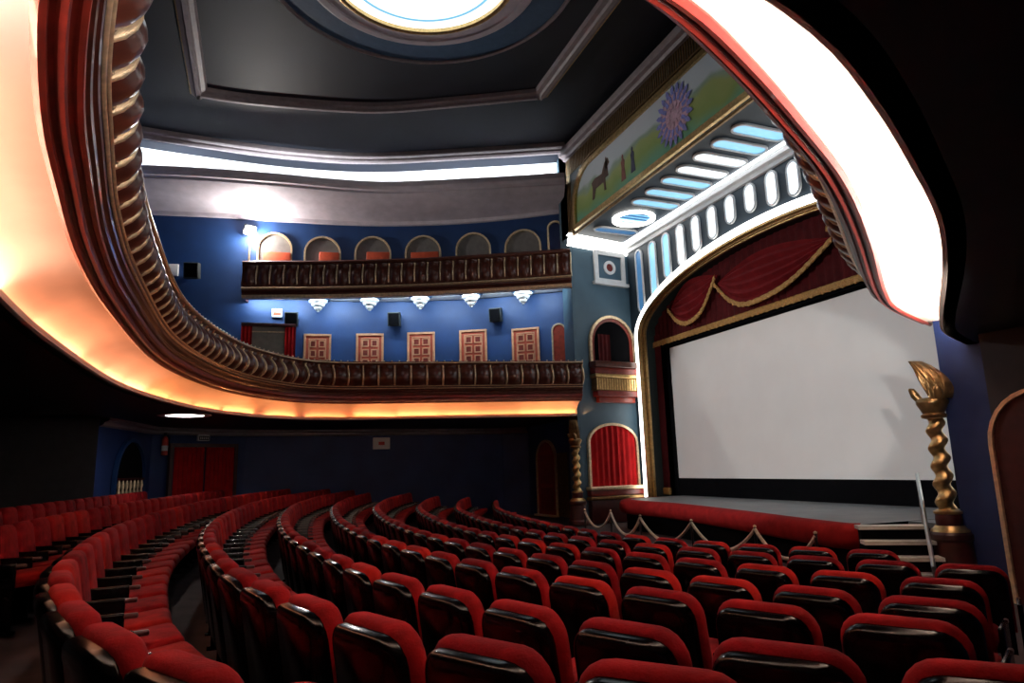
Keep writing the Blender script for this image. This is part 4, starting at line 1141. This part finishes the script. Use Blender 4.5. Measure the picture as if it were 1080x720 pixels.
# stage spotlight under the right arm of the balcony (throws the column's shadow on the screen) and an added, unseen projector at the back
def stage_spotlight(sl, dirv, label, hang, energy, size, blend):
    aim = Vector(dirv).normalized(); sx = aim.cross(EZ).normalized(); su = sx.cross(aim)
    L = Local('stage_spotlight', label, 'spotlight', sl)
    L.add('barrel', MB().lathe([(0, -.28), (.09, -.27), (.11, -.15), (.11, .08), (.10, .08), (.10, .0)], sl, 18, aim), 'black_shell', smooth=True, autosmooth=.6)
    L.add('lens', MB().lathe([(0, .02), (.06, .015), (.10, .0)], sl, 18, aim), 'slot_white', smooth=True)
    L.add('bracket', MB().tube([sl+sx*.13, sl+sx*.13+EZ*(.4*hang), sl+EZ*(.6*hang), sl+EZ*hang], .014), 'dark_steel')
    d = bpy.data.lights.new('stage_spotlight_beam', 'SPOT'); d.energy = energy; d.color = (1, .98, .95); d.spot_size = size; d.spot_blend = blend; d.shadow_soft_size = .10
    o = bpy.data.objects.new('stage_spotlight_beam', d); COL.objects.link(o); z = -aim
    o.matrix_world = Matrix(((sx.x, su.x, z.x, sl.x+aim.x*.1), (sx.y, su.y, z.y, sl.y+aim.y*.1), (sx.z, su.z, z.z, sl.z+aim.z*.1), (0, 0, 0, 1)))
stage_spotlight(Vector((-2.30, 4.20, .95)), (-.83, .56, .06), 'black stage spotlight clamped under the right arm of the balcony', .565, 1000, .50, .25)
pj = Vector((-13.0, -4.9, 4.6)); aim = (Vector((-13.3, 12.3, 1.15))-pj).normalized(); sx = aim.cross(EZ).normalized(); su = sx.cross(aim)
L = Local('screen_fill_lamp', 'added unseen projector at the back of the balcony facing the screen', 'fill_lamp', Vector((pj.x, pj.y, 2.25)))
L.add('body', MB().rbox(pj-aim*.45, (.55, .45, .80), .04, (sx, su, aim)), 'speaker_grey', smooth=True, autosmooth=.5)
L.add('lens_barrel', MB().lathe([(.11, -.06), (.12, .10), (.09, .10), (.09, .02)], pj, 18, aim), 'black_shell', smooth=True, autosmooth=.6)
L.add('lens', MB().lathe([(0, .05), (.06, .045), (.09, .03)], pj, 18, aim), 'slot_white', smooth=True)
L.add('pedestal', MB().lathe([(.28, 2.25), (.26, 2.32), (.10, 2.40), (.09, 4.3), (.16, 4.42)], (pj.x-aim.x*.45, pj.y-aim.y*.45, 0), 16), 'dark_steel', smooth=True, autosmooth=.6)
d = bpy.data.lights.new('screen_fill_beam', 'SPOT'); d.energy = 3300; d.color = (.98, .99, 1); d.spot_size = .62; d.spot_blend = .2; d.shadow_soft_size = .05  # unseen lamp added to fill the screen evenly from the front
o = bpy.data.objects.new('screen_fill_beam', d); COL.objects.link(o); z = -aim
o.matrix_world = Matrix(((sx.x, su.x, z.x, pj.x+aim.x*.12), (sx.y, su.y, z.y, pj.y+aim.y*.12), (sx.z, su.z, z.z, pj.z+aim.z*.12), (0, 0, 0, 1)))

# ================================================================== SEATS
def seat_part_meshes():
    out = {}
    # padded backrest: rounded slab, reclined; local +Y is the sitting direction, origin on the floor under the backrest
    def slab(w, z0, z1, y0, th, r, recline, m, nm, crown=.03):
        mb = MB(); rows = []
        nz = 10; nx = 10
        prof = []
        def outline(k):
            pts = []
            hw = w/2-k; top = z1-k; bot = z0+k; rr = max(.01, r-k)
            n_ = 5
            for i in range(n_+1):
                a = PI/2*i/n_; pts.append((hw-rr+rr*math.cos(a), top-rr+rr*math.sin(a)))
            for i in range(n_+1):
                a = PI/2+PI/2*i/n_; pts.append((-hw+rr+rr*math.cos(a), top-rr+rr*math.sin(a)))
            pts += [(-hw, bot), (hw, bot)]
            return pts
        lay = [(.06, 0.), (.03, .004), (.012, .014), (.003, .028), (0, .042), (0, th-.04), (.004, th-.022), (.022, th-.006), (.06, th)]
        rings = []
        for k, yy in lay:
            rings.append([(x, y0+yy-recline*(z-z0)+(-crown*(1-(2*x/w)**2) if yy < th/2 else crown*.3*(1-(2*x/w)**2)), z) for x, z in outline(k)])
        mb.quad_grid(rings, closed_u=True)
        o = 0; n_ = len(rings[0])
        mb.f.append(tuple(range(n_))); e = (len(rings)-1)*n_
        mb.f.append(tuple(e+i for i in range(n_))[::-1])
        return mb.mesh(nm, m, True, 1.1)
    for q, v in enumerate(('red_velvet', 'red_velvet_b', 'red_velvet_c')):
        out['backrest%d' % q] = slab(.505, .36, .865, .016, .086, .12, .16, v, 'backrest', .035)
        mb = MB().rbox((0, .34, .43), (.46, .46, .12), .045, (Vector((1, 0, 0)), Vector((0, math.cos(.10), math.sin(.10))), Vector((0, -math.sin(.10), math.cos(.10)))), 3)
        out['cushion%d' % q] = mb.mesh('cushion', v, True, 1.1)
    out['shell'] = slab(.47, .20, .836, -.012, .08, .105, .16, 'black_shell', 'back_shell', .045)
    mb = MB().rbox((.29, .21, .560), (.028, .34, .030), .010)
    out['armrest'] = mb.mesh('armrest', 'dark_red_wood', True, 1.1)
    mb = MB().rbox((.29, .16, .29), (.035, .30, .58), .012); mb.box((.29, .16, .01), (.07, .36, .02))
    out['standard'] = mb.mesh('side_standard', 'black_shell', True, 1.1)
    return out
SM = seat_part_meshes()
seats = []
for k in sorted(OFF):
    xs_ = [XR[k]-(XR[k]-XL[k])*i/400 for i in range(401)]
    pts = resample([(x, row_y(k, x)) for x in xs_], .585)
    idx = 0
    for a, b_ in zip(pts, pts[1:]):
        m = (a+b_)/2; t = (b_-a).normalized(); n = Vector((-t.y, t.x))
        if n.y < 0: n = -n
        zt = row_top(k)
        # local origin lies behind the backrest top line
        pos = Vector((m.x, m.y, zt-SEAT_H))
        sp_ = to_px(Vector((m.x, m.y, zt-.05)))
        if sp_[2] < .6: continue
        vis = -30 < sp_[0] < 1110 and 480 < sp_[1] < 760
        if not vis: continue
        seats.append((k, pos, n, sp_))
# ordinal from the right in each row
byrow = {}
for s in seats: byrow.setdefault(s[0], []).append(s)
rank = []
for k, l in byrow.items():
    l.sort(key=lambda s: -s[3][0] if k >= 1 else s[3][2])
    for i, s in enumerate(l): rank.append((s[3][2], k, i, s))
rank.sort(key=lambda r: r[0])
near = set(id(r[3]) for r in rank[:300])
rown = {7: 'front row', 6: 'second row from stage', 5: 'third row from stage', 4: 'fourth row from stage', 3: 'fifth row from stage', 2: 'sixth row from stage',
        1: 'seventh row from stage', 0: 'eighth row from stage', -1: 'ninth row from stage', -2: 'tenth row from stage', -3: 'last row at the back'}
rest = []
for d, k, i, s in rank:
    _, pos, n, sp_ = s
    jit = random.uniform(-.02, .02)
    yaw = math.atan2(n.y, n.x)-PI/2+jit
    mw = Matrix.Translation(pos) @ Matrix.Rotation(yaw, 4, 'Z')
    q = random.choice((0, 0, 1, 2))
    if id(s) in near:
        o = bpy.data.objects.new('theatre_seat', None); COL.objects.link(o); o.matrix_world = mw; o.empty_display_size = .1
        w = ord_[min(i, len(ord_)-1)]
        tag(o, 'red seat with black back, %s from near end, %s' % (w, rown[k]), 'seat', 'red theatre seats in curved rows')
        for nm, key in (('backrest', 'backrest%d' % q), ('back_shell', 'shell'), ('cushion', 'cushion%d' % q), ('armrest', 'armrest'), ('side_standard', 'standard')):
            link(nm, SM[key], o)
    else:
        rest.append((mw, q))
if rest:
    bm = bmesh.new()
    mats_ = ['red_velvet', 'black_shell', 'dark_red_wood']
    for mw, q in rest:
        for key, mi in (('backrest0', 0), ('shell', 1), ('cushion0', 0), ('armrest', 2), ('standard', 1)):
            nv, nf = len(bm.verts), len(bm.faces)
            bm.from_mesh(SM[key]); bm.verts.ensure_lookup_table(); bm.faces.ensure_lookup_table()
            for v in bm.verts[nv:]: v.co = mw @ v.co
            for f_ in bm.faces[nf:]: f_.material_index = mi
    me = bpy.data.meshes.new('distant_seats'); bm.to_mesh(me); bm.free()
    for m_ in mats_: me.materials.append(MATS[m_])
    o = link('distant_seats', me)
    tag(o, 'far red seats packed in rows towards the left wall', 'seats', kind='stuff')
print('SEATS', len(seats), 'single', min(300, len(seats)), 'rest', len(rest))
